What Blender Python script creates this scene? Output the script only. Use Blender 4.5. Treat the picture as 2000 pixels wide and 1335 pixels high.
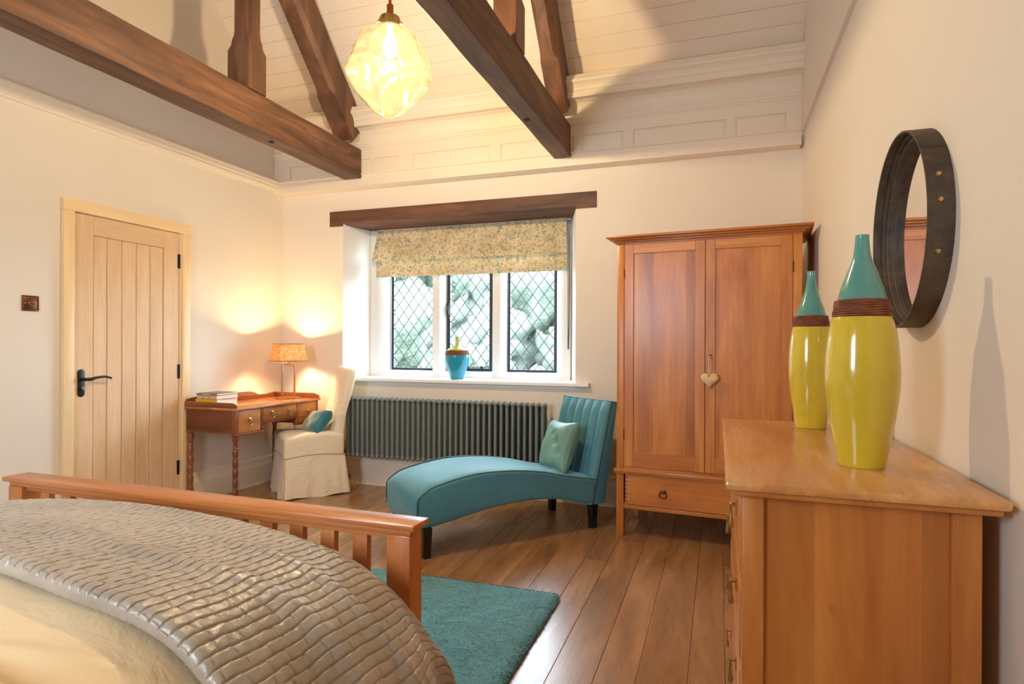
import bpy, bmesh, math, random
import numpy as np
from mathutils import Vector, Matrix
random.seed(7)
rng = np.random.default_rng(11)
sc = bpy.context.scene
for o in list(bpy.data.objects): bpy.data.objects.remove(o)
COL = sc.collection
PI = math.pi
def R(d): return math.radians(d)

# ------------------------------------------------------------------ camera, sky, lights, exposure
cam_d = bpy.data.cameras.new('camera'); cam = bpy.data.objects.new('camera', cam_d); COL.objects.link(cam)
cam_d.sensor_width = 36.0; cam_d.lens = 1175.0/2000*36.0
cam_d.shift_y = 6.5/2000; cam_d.clip_start = 0.02
cam.matrix_world = Matrix.Translation((0, 0, 1.16)) @ Matrix.Rotation(R(19.0), 4, 'Z') @ Matrix.Rotation(R(90), 4, 'X') @ Matrix.Rotation(R(0.25), 4, 'Z')
sc.camera = cam
sc.view_settings.view_transform = 'Standard'; sc.view_settings.look = 'None'
sc.view_settings.gamma = 1.0; sc.view_settings.use_curve_mapping = False
sc.view_settings.exposure = -0.38
sc.cycles.use_denoising = True
sc.cycles.max_bounces = 10; sc.cycles.diffuse_bounces = 6; sc.cycles.transparent_max_bounces = 24
sc.cycles.sample_clamp_indirect = 6.0
SKY = 36.0
w = bpy.data.worlds.new('sky'); sc.world = w; w.use_nodes = True
bg = w.node_tree.nodes['Background']; bg.inputs[0].default_value = (0.74, 0.87, 1.0, 1); bg.inputs[1].default_value = SKY

def portal(name, loc, rot, sx, sy):
    d = bpy.data.lights.new(name, 'AREA'); d.shape = 'RECTANGLE'; d.size = sx; d.size_y = sy
    d.cycles.is_portal = True
    o = bpy.data.objects.new(name, d); o.location = loc; o.rotation_euler = rot; COL.objects.link(o)
portal('window_portal', (-2.02, 4.99, 1.5), (R(-90), 0, 0), 1.8, 1.3)
portal('rear_window_portal', (-1.75, -1.17, 1.7), (R(90), 0, 0), .9, 1.0)

def point(name, loc, power, color, radius=.03):
    d = bpy.data.lights.new(name, 'POINT'); d.energy = power; d.color = color; d.shadow_soft_size = radius
    o = bpy.data.objects.new(name, d); o.location = loc; COL.objects.link(o); return o
PENDANT_W, LAMP_W = 108.0, 80.0
WARM = (1.0, 0.75, 0.51)

# ------------------------------------------------------------------ helpers
def lin(h):
    r = [int(h[i:i+2], 16)/255 for i in (0, 2, 4)]
    return tuple(((c/12.92) if c <= .04045 else ((c+.055)/1.055)**2.4) for c in r)+(1.0,)

class NT:
    def __init__(s, name):
        m = bpy.data.materials.new(name); m.use_nodes = True
        s.m = m; s.t = m.node_tree; s.b = s.t.nodes['Principled BSDF']; s.out = s.t.nodes['Material Output']
    def n(s, typ, **kw):
        nd = s.t.nodes.new(typ)
        for k, v in kw.items():
            if k.startswith('i_'):
                key = k[2:]; key = int(key) if key.isdigit() else key.replace('_', ' ')
                nd.inputs[key].default_value = v
            else: setattr(nd, k, v)
        return nd
    def l(s, a, b): s.t.links.new(a, b)
    def set(s, **kw):
        for k, v in kw.items(): s.b.inputs[k.replace('_', ' ')].default_value = v
        return s
    def bump(s, h, strength=.3, dist=.005, prev=None):
        b = s.n('ShaderNodeBump'); b.inputs['Strength'].default_value = strength; b.inputs['Distance'].default_value = dist
        s.l(h, b.inputs['Height'])
        if prev is not None: s.l(prev, b.inputs['Normal'])
        s.l(b.outputs[0], s.b.inputs['Normal']); return b.outputs[0]
    def ramp(s, fac, stops):
        r = s.n('ShaderNodeValToRGB'); e = r.color_ramp.elements
        while len(e) < len(stops): e.new(.5)
        for k, (p, c) in enumerate(stops): e[k].position = p; e[k].color = c
        s.l(fac, r.inputs[0]); return r.outputs[0]
    def coord(s, kind='Object', scale=(1, 1, 1)):
        tc = s.n('ShaderNodeTexCoord'); mp = s.n('ShaderNodeMapping'); mp.inputs['Scale'].default_value = scale
        s.l(tc.outputs[kind], mp.inputs['Vector']); return mp.outputs[0]
    def noise(s, vec, scale, detail=4, rough=.55, dist=0):
        n = s.n('ShaderNodeTexNoise'); n.inputs['Scale'].default_value = scale; n.inputs['Detail'].default_value = detail
        n.inputs['Roughness'].default_value = rough; n.inputs['Distortion'].default_value = dist
        if vec is not None: s.l(vec, n.inputs['Vector'])
        return n.outputs['Fac']
    def mix(s, fac, a, b, mode='MIX'):
        m = s.n('ShaderNodeMix', data_type='RGBA', blend_type=mode)
        for v, i in ((fac, 0), (a, 6), (b, 7)):
            if isinstance(v, (int, float, tuple)): m.inputs[i].default_value = v
            else: s.l(v, m.inputs[i])
        return m.outputs[2]
    def math(s, op, a, b=0.0):
        m = s.n('ShaderNodeMath', operation=op)
        for i, v in enumerate((a, b)):
            if isinstance(v, (int, float)): m.inputs[i].default_value = v
            else: s.l(v, m.inputs[i])
        return m.outputs[0]

def wood(name, dark, mid, light, axis='z', rough=.4, fine=60, bumpy=.12, vary=.12, coat=0.0, stave=0, rings=False, knots=0, soft=.8):
    t = NT(name); k = {'x': 0, 'y': 1, 'z': 2}[axis]
    sc1 = [1, 1, 1]; sc1[k] = .04
    oi = t.n('ShaderNodeObjectInfo'); tc = t.n('ShaderNodeTexCoord')
    off = t.n('ShaderNodeVectorMath', operation='ADD'); mul = t.n('ShaderNodeVectorMath', operation='SCALE')
    cmb = t.n('ShaderNodeCombineXYZ')
    for i in range(3): t.l(oi.outputs['Random'], cmb.inputs[i])
    t.l(cmb.outputs[0], mul.inputs[0]); mul.inputs['Scale'].default_value = 37.0
    t.l(tc.outputs['Object'], off.inputs[0]); t.l(mul.outputs[0], off.inputs[1])
    mp = t.n('ShaderNodeMapping'); mp.inputs['Scale'].default_value = sc1; t.l(off.outputs[0], mp.inputs[0])
    sc2 = [1, 1, 1]; sc2[k] = .18
    mp2 = t.n('ShaderNodeMapping'); mp2.inputs['Scale'].default_value = sc2; t.l(off.outputs[0], mp2.inputs[0])
    n1 = t.noise(mp.outputs[0], fine, 6, .6, .3); n2 = t.noise(mp2.outputs[0], 6, 4, .6, .8)
    base = t.ramp(n2, [(.3, dark), (.52, mid), (.72, light)])
    g = t.ramp(n1, [(.25, (.70, .68, .66, 1)), (.68, (1, 1, 1, 1))])
    c = t.mix(soft, base, g, 'MULTIPLY')
    if rings:
        wv = t.n('ShaderNodeTexWave', wave_type='RINGS', rings_direction='XYZ'[k]); wv.inputs['Scale'].default_value = 5.0
        wv.inputs['Distortion'].default_value = 7.0; wv.inputs['Detail'].default_value = 3; wv.inputs['Detail Scale'].default_value = 1.6
        sc3 = [1, 1, 1]; sc3[k] = .22
        mp3 = t.n('ShaderNodeMapping'); mp3.inputs['Scale'].default_value = sc3; t.l(off.outputs[0], mp3.inputs[0])
        t.l(mp3.outputs[0], wv.inputs[0])
        rr = t.ramp(wv.outputs['Fac'], [(.0, (.45, .42, .40, 1)), (.35, (1, 1, 1, 1))])
        c = t.mix(.5, c, rr, 'MULTIPLY')
    if stave:
        sx = t.n('ShaderNodeSeparateXYZ'); t.l(tc.outputs['Object'], sx.inputs[0])
        fl = t.math('FLOOR', t.math('DIVIDE', sx.outputs[0 if stave > 0 else 1], abs(stave)))
        wn = t.n('ShaderNodeTexWhiteNoise', noise_dimensions='1D'); t.l(fl, wn.inputs['W'])
        sv = t.ramp(wn.outputs['Value'], [(0, (.80, .76, .72, 1)), (1, (1.08, 1.08, 1.08, 1))])
        c = t.mix(1.0, c, sv, 'MULTIPLY')
    if knots:
        v = t.n('ShaderNodeTexVoronoi'); v.inputs['Scale'].default_value = knots
        sk = [1, 1, 1]; sk[k] = .55
        mk = t.n('ShaderNodeMapping'); mk.inputs['Scale'].default_value = sk; t.l(off.outputs[0], mk.inputs[0]); t.l(mk.outputs[0], v.inputs['Vector'])
        kr = t.ramp(v.outputs['Distance'], [(.03, (.28, .18, .12, 1)), (.07, (1, 1, 1, 1))])
        c = t.mix(1.0, c, kr, 'MULTIPLY')
    hv = t.n('ShaderNodeHueSaturation'); t.l(c, hv.inputs['Color'])
    t.l(t.math('ADD', t.math('MULTIPLY', oi.outputs['Random'], 2*vary), 1-vary), hv.inputs['Value'])
    t.l(hv.outputs[0], t.b.inputs['Base Color'])
    t.set(Roughness=rough, Coat_Weight=coat, Coat_Roughness=.2)
    rr = t.n('ShaderNodeMapRange'); t.l(n1, rr.inputs[0]); rr.inputs[3].default_value = rough-.07; rr.inputs[4].default_value = rough+.1
    t.l(rr.outputs[0], t.b.inputs['Roughness'])
    t.bump(n1, bumpy, .003)
    return t.m

def plain(name, col, rough=.6, metal=0.0, bump=0, bscale=200, var=0, vscale=3, coat=0.0, sheen=0, spec=.5):
    t = NT(name); t.set(Base_Color=col, Roughness=rough, Metallic=metal, Coat_Weight=coat, Sheen_Weight=sheen)
    t.b.inputs['Specular IOR Level'].default_value = spec
    if var:
        c = t.coord(); f = t.noise(c, vscale, 3)
        d = tuple(x*(1-var) for x in col[:3])+(1,); u = tuple(min(1, x*(1+var)) for x in col[:3])+(1,)
        t.l(t.ramp(f, [(.3, d), (.7, u)]), t.b.inputs['Base Color'])
    if bump:
        c = t.coord(); t.bump(t.noise(c, bscale, 3), bump, .002)
    return t.m

class MB:
    def __init__(s): s.v = []; s.f = []
    def add(s, v, f):
        o = len(s.v); s.v += [tuple(map(float, p)) for p in v]; s.f += [tuple(i+o for i in q) for q in f]; return s
    def box(s, a, b):
        x0, y0, z0 = a; x1, y1, z1 = b
        if x0 > x1: x0, x1 = x1, x0
        if y0 > y1: y0, y1 = y1, y0
        if z0 > z1: z0, z1 = z1, z0
        return s.add([(x0,y0,z0),(x1,y0,z0),(x1,y1,z0),(x0,y1,z0),(x0,y0,z1),(x1,y0,z1),(x1,y1,z1),(x0,y1,z1)],
              [(0,3,2,1),(4,5,6,7),(0,1,5,4),(1,2,6,5),(2,3,7,6),(3,0,4,7)])
    def prism(s, poly, axis, a, b):
        # poly: 2-D outline; axis 'x': (y,z) 'y': (x,z) 'z': (x,y)
        def P(p, t):
            return {'x': (t, p[0], p[1]), 'y': (p[0], t, p[1]), 'z': (p[0], p[1], t)}[axis]
        n = len(poly); v = [P(p, a) for p in poly]+[P(p, b) for p in poly]
        f = [tuple(range(n))[::-1], tuple(range(n, 2*n))]+[(i, (i+1) % n, (i+1) % n+n, i+n) for i in range(n)]
        return s.add(v, f)
    def lathe(s, prof, seg=32, c=(0, 0), capb=True, capt=True):
        v = []; f = []
        for r, z in prof:
            for k in range(seg):
                a = 2*PI*k/seg; v.append((c[0]+r*math.cos(a), c[1]+r*math.sin(a), z))
        for i in range(len(prof)-1):
            for k in range(seg):
                k2 = (k+1) % seg; f.append((i*seg+k, i*seg+k2, (i+1)*seg+k2, (i+1)*seg+k))
        if capb: f.append(tuple(range(seg))[::-1])
        if capt: f.append(tuple((len(prof)-1)*seg+k for k in range(seg)))
        return s.add(v, f)
    def tube(s, pts, r, seg=8, closed=False):
        pts = [Vector(p) for p in pts]; n = len(pts); rr = r if isinstance(r, (list, tuple)) else [r]*n
        v = []; f = []; up = None
        for i, p in enumerate(pts):
            if closed: d = pts[(i+1) % n]-pts[i-1]
            else: d = pts[min(i+1, n-1)]-pts[max(i-1, 0)]
            d.normalize()
            if up is None:
                up = Vector((0, 0, 1)) if abs(d.z) < .9 else Vector((1, 0, 0))
            a = up-d*up.dot(d); a.normalize(); up = a; b = d.cross(a)
            for k in range(seg):
                t = 2*PI*k/seg; q = p+(a*math.cos(t)+b*math.sin(t))*rr[i]; v.append(tuple(q))
        m = n if closed else n-1
        for i in range(m):
            j = (i+1) % n
            for k in range(seg):
                k2 = (k+1) % seg; f.append((i*seg+k, i*seg+k2, j*seg+k2, j*seg+k))
        if not closed:
            f.append(tuple(range(seg))[::-1]); f.append(tuple((n-1)*seg+k for k in range(seg)))
        return s.add(v, f)
    def grid(s, fn, nu, nv, closeu=False):
        v = [fn(i/nu if not closeu else i/nu, j/nv) for i in range(nu+(0 if closeu else 1)) for j in range(nv+1)]
        f = []; w_ = nv+1
        for i in range(nu):
            i2 = (i+1) % nu if closeu else i+1
            for j in range(nv): f.append((i*w_+j, i2*w_+j, i2*w_+j+1, i*w_+j+1))
        return s.add(v, f)
    def rbox(s, size, r, seg=10, fn=None):
        # rounded box centred on the origin, fn bends each point
        h = [x/2 for x in size]; idx = {}; V = []; F = []
        def vid(p):
            k = tuple(round(c, 5) for c in p)
            if k not in idx:
                inner = [max(-(h[i]-r), min(h[i]-r, p[i])) for i in range(3)]
                d = Vector([p[i]-inner[i] for i in range(3)])
                if d.length > 0: d.normalize()
                q = Vector(inner)+d*r
                idx[k] = len(V); V.append(tuple(fn(q) if fn else q))
            return idx[k]
        def ax(hh):
            base = [-hh, -hh+r*.15, -hh+r*.5, -hh+r]; m = max(1, seg)
            mid = [-(hh-r)+2*(hh-r)*i/m for i in range(1, m)]
            return base+mid+[-x for x in base[::-1]]
        A = [ax(x) for x in h]
        for d in range(3):
            a, b = [(1, 2), (2, 0), (0, 1)][d]
            for sgn in (-1, 1):
                for i in range(len(A[a])-1):
                    for j in range(len(A[b])-1):
                        q = []
                        for (ii, jj) in ((i, j), (i+1, j), (i+1, j+1), (i, j+1)):
                            p = [0, 0, 0]; p[d] = sgn*h[d]; p[a] = A[a][ii]; p[b] = A[b][jj]; q.append(vid(p))
                        F.append(tuple(q if sgn > 0 else q[::-1]))
        return s.add(V, F)
    def mesh(s, name, mat, bevel=0, seg=2, smooth=True, angle=35, fix=False):
        me = bpy.data.meshes.new(name); me.from_pydata(s.v, [], s.f)
        if bevel or fix:
            bm = bmesh.new(); bm.from_mesh(me)
            if fix: bmesh.ops.recalc_face_normals(bm, faces=bm.faces)
            if bevel:
                es = [e for e in bm.edges if len(e.link_faces) == 2 and e.calc_face_angle(0) > R(30)]
                bmesh.ops.bevel(bm, geom=es, offset=bevel, segments=seg, profile=.5, affect='EDGES', clamp_overlap=True)
            bm.to_mesh(me); bm.free()
        if mat: me.materials.append(mat)
        if smooth:
            me.polygons.foreach_set('use_smooth', [True]*len(me.polygons))
            if angle < 180: me.set_sharp_from_angle(angle=R(angle))
        me.update(); return me
    def build(s, name, mat, parent=None, loc=None, rot=None, **kw):
        o = bpy.data.objects.new(name, s.mesh(name, mat, **kw)); COL.objects.link(o)
        if parent is not None: o.parent = parent
        if loc: o.location = loc
        if rot: o.rotation_euler = rot
        return o
def bx(a, b): return MB().box(a, b)
def inst(name, me, parent, loc=(0, 0, 0), rot=(0, 0, 0), scale=None):
    o = bpy.data.objects.new(name, me); COL.objects.link(o); o.parent = parent; o.location = loc; o.rotation_euler = rot
    if scale: o.scale = scale
    return o
def thing(name, label, cat, loc=(0, 0, 0), rz=0, group=None):
    o = bpy.data.objects.new(name, None); COL.objects.link(o); o.location = loc; o.rotation_euler = (0, 0, rz)
    o.empty_display_size = .1
    return tag(o, label, cat, group)
def tag(o, label, cat, group=None):
    o['label'] = label; o['category'] = cat
    if group: o['group'] = group
    return o
def struct(o, label=None, cat=None):
    o['kind'] = 'structure'
    if label: o['label'] = label
    if cat: o['category'] = cat
    return o
def sempty(name, label=None, cat=None):
    o = bpy.data.objects.new(name, None); COL.objects.link(o); o.empty_display_size = .1; return struct(o, label, cat)

# ------------------------------------------------------------------ materials
M = {}
M['plaster'] = plain('cream_plaster', lin('E8DFD3'), .85, bump=.08, bscale=60, var=.02, vscale=1.2)
M['white_plaster'] = plain('white_reveal_plaster', lin('F2F1EE'), .7, bump=.06, bscale=60)
M['trim'] = plain('cream_trim_paint', lin('F0E4D2'), .5)
M['board_paint'] = plain('cream_board_paint', lin('F0E3D3'), .55)
M['white_paint'] = plain('white_gloss_paint', lin('F3F3F1'), .35)
M['stone'] = plain('white_painted_stone', lin('EEEEF0'), .65, bump=.1, bscale=90)
DK = (lin('49301F'), lin('694632'), lin('865E45'))
M['beam_y'] = wood('dark_oak_beam_y', *DK, axis='y', rough=.55, fine=40, bumpy=.4, vary=.06, rings=True)
M['beam_x'] = wood('dark_oak_beam_x', *DK, axis='x', rough=.6, fine=40, bumpy=.6, vary=.05, rings=True)
M['beam_z'] = wood('dark_oak_beam_z', *DK, axis='z', rough=.5, fine=40, bumpy=.3, vary=.06)
M['beam_rafter'] = wood('dark_oak_rafter', *DK, axis='z', rough=.5, fine=30, bumpy=.3, vary=.06, soft=.5)
PN = (lin('B0642A'), lin('C97E38'), lin('DA9448'))
for a in 'xyz':
    M['pine_'+a] = wood('antique_pine_'+a, *PN, axis=a, rough=.36, fine=45, bumpy=.06, vary=.05, coat=.15)
M['pine_panel'] = wood('antique_pine_panel', *PN, axis='z', rough=.36, fine=45, bumpy=.06, vary=.03, coat=.15, stave=.095)
M['pine_side'] = wood('antique_pine_side', *PN, axis='z', rough=.36, fine=45, bumpy=.06, vary=.03, coat=.15, stave=.093, knots=4)
M['pine_top'] = wood('antique_pine_top', lin('C98444'), lin('DDA362'), lin('E8B67A'), axis='y', rough=.25, fine=30, bumpy=.04, vary=.02, coat=.35)
BD = (lin('B4652F'), lin('C87A3F'), lin('D78F50'))
for a in 'xyz': M['cherry_'+a] = wood('cherry_bed_'+a, *BD, axis=a, rough=.33, fine=50, bumpy=.05, vary=.05, coat=.25)
MH = (lin('5E2D18'), lin('84452A'), lin('A35F38'))
for a in 'xyz': M['mahog_'+a] = wood('mahogany_'+a, *MH, axis=a, rough=.28, fine=40, bumpy=.05, vary=.05, coat=.4)
M['mahog_front'] = wood('mahogany_drawer_front', lin('A0602F'), lin('BE7C42'), lin('CF9157'), axis='y', rough=.28, fine=30, bumpy=.04, vary=.04, coat=.4)
M['mahog_top'] = wood('mahogany_top', lin('A8602F'), lin('C07A46'), lin('CE8E5A'), axis='y', rough=.22, fine=30, bumpy=.04, vary=.04, coat=.4)
M['oak_door'] = wood('pale_oak_door', lin('DEB88C'), lin('E6C49C'), lin('ECCDA8'), axis='z', rough=.5, fine=130, bumpy=.04, vary=.03, soft=.5)
M['oak_door_y'] = wood('pale_oak_door_rail', lin('DEB88C'), lin('E6C49C'), lin('ECCDA8'), axis='y', rough=.5, fine=130, bumpy=.04, vary=.03, soft=.5)
M['pine_cas'] = wood('light_pine_casing', lin('F0D09C'), lin('F5D9AA'), lin('F8E0B6'), axis='z', soft=.3, rough=.4, fine=60, bumpy=.04, vary=.03, knots=1.6)
M['pine_cas_y'] = wood('light_pine_casing_head', lin('F0D09C'), lin('F5D9AA'), lin('F8E0B6'), axis='y', soft=.3, rough=.4, fine=60, bumpy=.04, vary=.03, knots=1.6)
M['floor'] = wood('worn_oak_floor', lin('85603F'), lin('A0764F'), lin('B48B64'), axis='y', rough=.27, fine=75, bumpy=.07, vary=.08, knots=1.6, soft=.3, coat=.25)
M['subfloor'] = plain('dark_gap', lin('20130C'), .9)
M['bronze'] = plain('antique_bronze', lin('6B4632'), .35, 1.0)
M['brass'] = plain('aged_brass', lin('CDB07C'), .28, 1.0)
M['steel'] = plain('bright_steel', lin('D8D2C8'), .2, 1.0)
M['black'] = plain('black_iron', lin('2A2B2E'), .42, .6)
M['lead'] = plain('dark_lead', lin('34383C'), .5, .3)
M['blackframe'] = plain('dark_window_iron', lin('2E353A'), .4, .4)
M['ebony'] = plain('black_lacquer_leg', lin('0F0D0D'), .35)
M['copper'] = plain('copper_pipe', lin('B56A3C'), .3, 1.0)
M['strap'] = None

def velvet(name, base, edge, rough=.55):
    t = NT(name); c = t.coord()
    f = t.noise(c, 3.2, 4, .6, .6); lw = t.n('ShaderNodeLayerWeight'); lw.inputs[0].default_value = .35
    a = t.ramp(f, [(.35, base), (.68, tuple(min(1, x*1.22) for x in base[:3])+(1,))])
    t.l(a, t.b.inputs['Base Color'])
    t.set(Roughness=rough, Sheen_Weight=.75, Sheen_Roughness=.35, Sheen_Tint=edge)
    t.b.inputs['Specular IOR Level'].default_value = .3
    t.bump(t.noise(c, 700, 2), .15, .001); return t.m
M['velvet'] = velvet('teal_velvet', lin('4A808E'), lin('B4E6FA'))
M['velvet_cushion'] = velvet('sage_teal_satin', lin('658E84'), lin('C0E6DC'), .38)
M['piping'] = plain('dark_teal_piping', lin('1F5158'), .5, sheen=.4)
M['teal_dark'] = velvet('deep_teal_velvet', lin('1F7186'), lin('7FD0E0'), .5)

def linen(name, base, wr=.35):
    t = NT(name); t.set(Base_Color=base, Roughness=.8, Sheen_Weight=.3)
    c = t.coord(); a = t.bump(t.noise(c, 9, 5, .6, 1.2), wr, .02); t.bump(t.noise(c, 500, 2), .15, .001, a); return t.m
M['linen'] = linen('cream_linen_slipcover', lin('F0E0C6'), .7)
M['linen_seam'] = plain('linen_piping', lin('C9AE88'), .8)
def satin(name, base, rough, wr, sc_):
    t = NT(name); t.set(Base_Color=base, Roughness=rough, Sheen_Weight=.25); t.b.inputs['Specular IOR Level'].default_value = .5
    c = t.coord('Object', (1, 1.9, 1)); t.bump(t.noise(c, sc_, 4, .6, 1.0), wr, .02); return t.m
M['duvet'] = satin('cream_satin_duvet', lin('FBE2B4'), .40, .3, 4)
M['sheet'] = satin('white_cotton_sheet', lin('F6EFE2'), .7, .3, 5)

# ------------------------------------------------------------------ room shell
XL, XR, YB, YF = -3.64, 0.513, 4.357, -1.0
YFZ = 4.25; RAIL = 2.50; S = 1.08; ZC = 3.17
def zceil(y): return ZC+S*(4.12-y)
YRIDGE = (YB+YF)/2; ZR = zceil(YRIDGE)
OX0, OX1, OZ0, OZ1 = -3.02, -1.003, .885, 2.165     # window opening

# floor: a base and every oak board
fl = struct(bx((XL-.5, YF-.5, -.12), (XR+.5, YB+.5, -.022)).build('floor', M['subfloor'], smooth=False), 'worn brown oak floorboards running towards the window wall', 'floor')
x = XL+.0; bw = [.125, .155, .14, .17]
meshes = {}
i = 0
while x < XR-.001:
    wd = bw[i % 4]; wd = min(wd, XR-x)
    y = YF; cuts = sorted(random.uniform(YF+.8, YB-.6) for _ in range(2))
    if cuts[1]-cuts[0] < .7: cuts = [cuts[0]]
    ys = [YF]+cuts+[YB]
    for a, b in zip(ys[:-1], ys[1:]):
        bx((x+.0006, a+.0005, -.022), (x+wd-.0006, b-.0005, random.uniform(-.0006, .0004))).build('floorboard', M['floor'], fl, bevel=.0012, seg=1)
    x += wd; i += 1

# walls. back wall with the window opening, reveals splayed
wb = MB()
T = .46
wb.box((XL-.3, YB, -.02), (OX0, YB+T, 2.56)); wb.box((OX1, YB, -.02), (XR+.3, YB+T, 2.56))
wb.box((OX0, YB, -.02), (OX1, YB+T, OZ0-.03)); wb.box((OX0, YB, OZ1+.1), (OX1, YB+T, 2.56))
wb.box((XL-.3, YB, 2.5), (XR+.3, YB+T, 4.0))
wall_back = struct(wb.build('wall_back', M['plaster'], smooth=False), 'cream plaster window wall', 'wall')
rv = MB()
rv.prism([(OX0-.001, YB+.001), (OX0+.001, YB+.001), (-2.885, YB+T-.05), (-2.885, YB+T), (OX0-.02, YB+T)], 'z', OZ0-.02, OZ1+.02)
rv.prism([(OX1+.001, YB+.001), (OX1+.02, YB+T), (-1.14, YB+T), (-1.14, YB+T-.05), (OX1-.001, YB+.001)], 'z', OZ0-.02, OZ1+.02)
rv.build('reveal', M['white_plaster'], wall_back, fix=True, smooth=False)
def gable(x0, x1, name, lab):
    poly = [(YF-.05, -.02), (YB+.3, -.02), (YB+.3, zceil(4.6)), (YRIDGE, ZR+.15), (YF-.05, zceil(4.6))]
    return struct(MB().prism(poly, 'x', x0, x1).build(name, M['plaster'], fix=True, smooth=False), lab, 'wall')
gl = gable(XL-.3, XL, 'wall_left', 'cream plaster wall with the oak door')
gr = gable(XR, XR+.3, 'wall_right', 'cream plaster wall with the round mirror')
# upper right wall stands 2 cm proud above the rail height
poly = [(YF, 2.535), (YFZ+.1, 2.535), (YFZ+.1, zceil(YFZ)+.05), (YRIDGE, ZR+.1), (YF, zceil(YFZ)+.05)]
MB().prism(poly, 'x', XR-.02, XR+.01).build('upper_wall_facing', M['plaster'], gr, fix=True, smooth=False)
# near wall (behind the camera) with its window opening
wf = MB(); a0, a1, c0, c1 = -2.2, -1.3, 1.2, 2.2
wf.box((XL-.3, YF-.3, -.02), (a0, YF, 4.0)); wf.box((a1, YF-.3, -.02), (XR+.3, YF, 4.0))
wf.box((a0, YF-.3, -.02), (a1, YF, c0)); wf.box((a0, YF-.3, c1), (a1, YF, 4.0))
struct(wf.build('wall_front', M['plaster'], smooth=False), 'cream plaster wall behind the bed head', 'wall')

# ceiling: two boarded slopes
cl = MB()
for sgn in (1, -1):
    pts = []
    def YY(y): return y if sgn > 0 else 2*YRIDGE-y
    poly = [(YY(4.55), zceil(4.55)+.03), (YY(4.55), zceil(4.55)+.12), (YRIDGE, ZR+.14), (YRIDGE, ZR+.03)]
    cl.prism(poly, 'x', XL-.3, XR+.3)
ceiling = struct(cl.build('ceiling', M['plaster'], fix=True, smooth=False), 'cream painted boarded sloping ceiling', 'ceiling')
L = math.hypot(1, S); ny, nz = 1/L, -S/L      # direction down the slope (+y, -z)
pw = .113; slope = math.hypot(4.5-YRIDGE, S*(4.5-YRIDGE)); nb = int(slope/pw)
bmesh_ = MB()
bmesh_.prism([(-.0005, .028), (-.0005, .0055), (.0022, .0055), (.0036, .0), (pw-.0008, .0), (pw-.0008, .028)], 'x', XL-.02, XR+.02)
bme = bmesh_.mesh('ceiling_board', M['board_paint'], smooth=False, fix=True)
ang = math.atan2(-S, 1)
for k in range(nb):
    d = slope-(k+1)*pw
    inst('ceiling_board', bme, ceiling, (0, YRIDGE+d*ny, ZR+d*nz), (ang, 0, 0))
    o = inst('ceiling_board', bme, ceiling, (XL+XR, YRIDGE-d*ny, ZR+d*nz), (ang, 0, PI))

# frieze with sunk panels, mouldings and cornice on the window wall
fz = MB()
PX = [(-3.48, -2.70), (-2.66, -2.43), (-2.30, -1.64), (-1.56, -1.0), (-.937, -.644), (-.573, .034), (.098, .405)]
z0, z1, zb = 2.545, 2.672, 2.46
fz.box((XL, YFZ, z1), (XR-.02, YB, 2.80)); fz.box((XL, YFZ, zb), (XR-.02, YB, z0))
xs = [XL]+[v for p in PX for v in p]+[XR-.02]
for k in range(0, len(xs), 2): fz.box((xs[k], YFZ, z0), (xs[k+1], YB, z1))
frieze = struct(fz.build('trim_1', M['trim'], smooth=False), 'cream panelled frieze above the window wall rail', 'trim')
for a, b in PX:
    MB().box((a+.010, YFZ+.0045, z0+.010), (b-.010, YFZ+.03, z1-.010)).box((a, YFZ+.008, z0), (b, YFZ+.04, z1)).build('panel', M['trim'], frieze, bevel=.003, seg=1)
def mould(prof, name, par, axis='x', a=XL, b=XR-.02, m='trim'):
    return MB().prism(prof, axis, a, b).build(name, M[m], par, fix=True, angle=25)
# small bead moulding, cove and cornice as one moulding
prof = [(YFZ+.05, 2.745), (YFZ-.004, 2.745), (YFZ-.006, 2.752), (YFZ-.014, 2.754), (YFZ-.014, 2.764), (YFZ-.022, 2.768), (YFZ-.024, 2.780), (YFZ-.030, 2.785), (YFZ-.030, 2.796), (YFZ-.008, 2.80)]
mould(prof+[(YFZ+.05, 2.80)], 'bead_moulding', frieze)
cove = [(YFZ+.1, 2.80), (YFZ-.004, 2.80), (YFZ-.006, 2.84), (YFZ-.015, 2.87), (YFZ-.035, 2.893), (YFZ-.06, 2.903), (YFZ-.06, 2.905),
        (YFZ-.108, 2.905), (YFZ-.108, 2.945), (YFZ-.116, 2.950), (YFZ-.12, 2.965), (YFZ-.135, 2.985), (YFZ-.155, 2.996), (YFZ-.158, 3.010), (YFZ-.145, 3.03), (YFZ-.14, 3.05), (YFZ+.1, 3.05)]
mould(cove, 'cornice', frieze)
# picture rail on back and left wall
def railprof(y, s=1, out=.105, top=2.556):
    return [(y, top-.075), (y-s*.03, top-.075), (y-s*.038, top-.062), (y-s*.05, top-.058), (y-s*.05, top-.045), (y-s*.068, top-.036), (y-s*.08, top-.02), (y-s*.083, top-.012), (y-s*.1, top-.01), (y-s*.1, top), (y, top)]
pr = railprof(YB, 1); pr[-1] = (YFZ+.02, 2.52); pr.insert(-1, (YFZ+.02, 2.556))
pr = [(YB, 2.478)]+[(p[0]-.018, p[1]) for p in railprof(YB, 1)[1:-1]]+[(YB, 2.556)]
struct(MB().prism(pr, 'x', XL, XR).build('trim_2', M['trim'], fix=True, angle=25), 'moulded cream picture rail on the window wall', 'trim')
pl_ = [(XL, 2.478)]+[(XL+(YB-p[0])*.6, p[1]) for p in railprof(YB, 1)[1:-1]]+[(XL, 2.556)]
struct(MB().prism(pl_, 'y', YF, YB-.06).build('trim_3', M['trim'], fix=True, angle=25), 'moulded cream picture rail on the door wall', 'trim')
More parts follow.
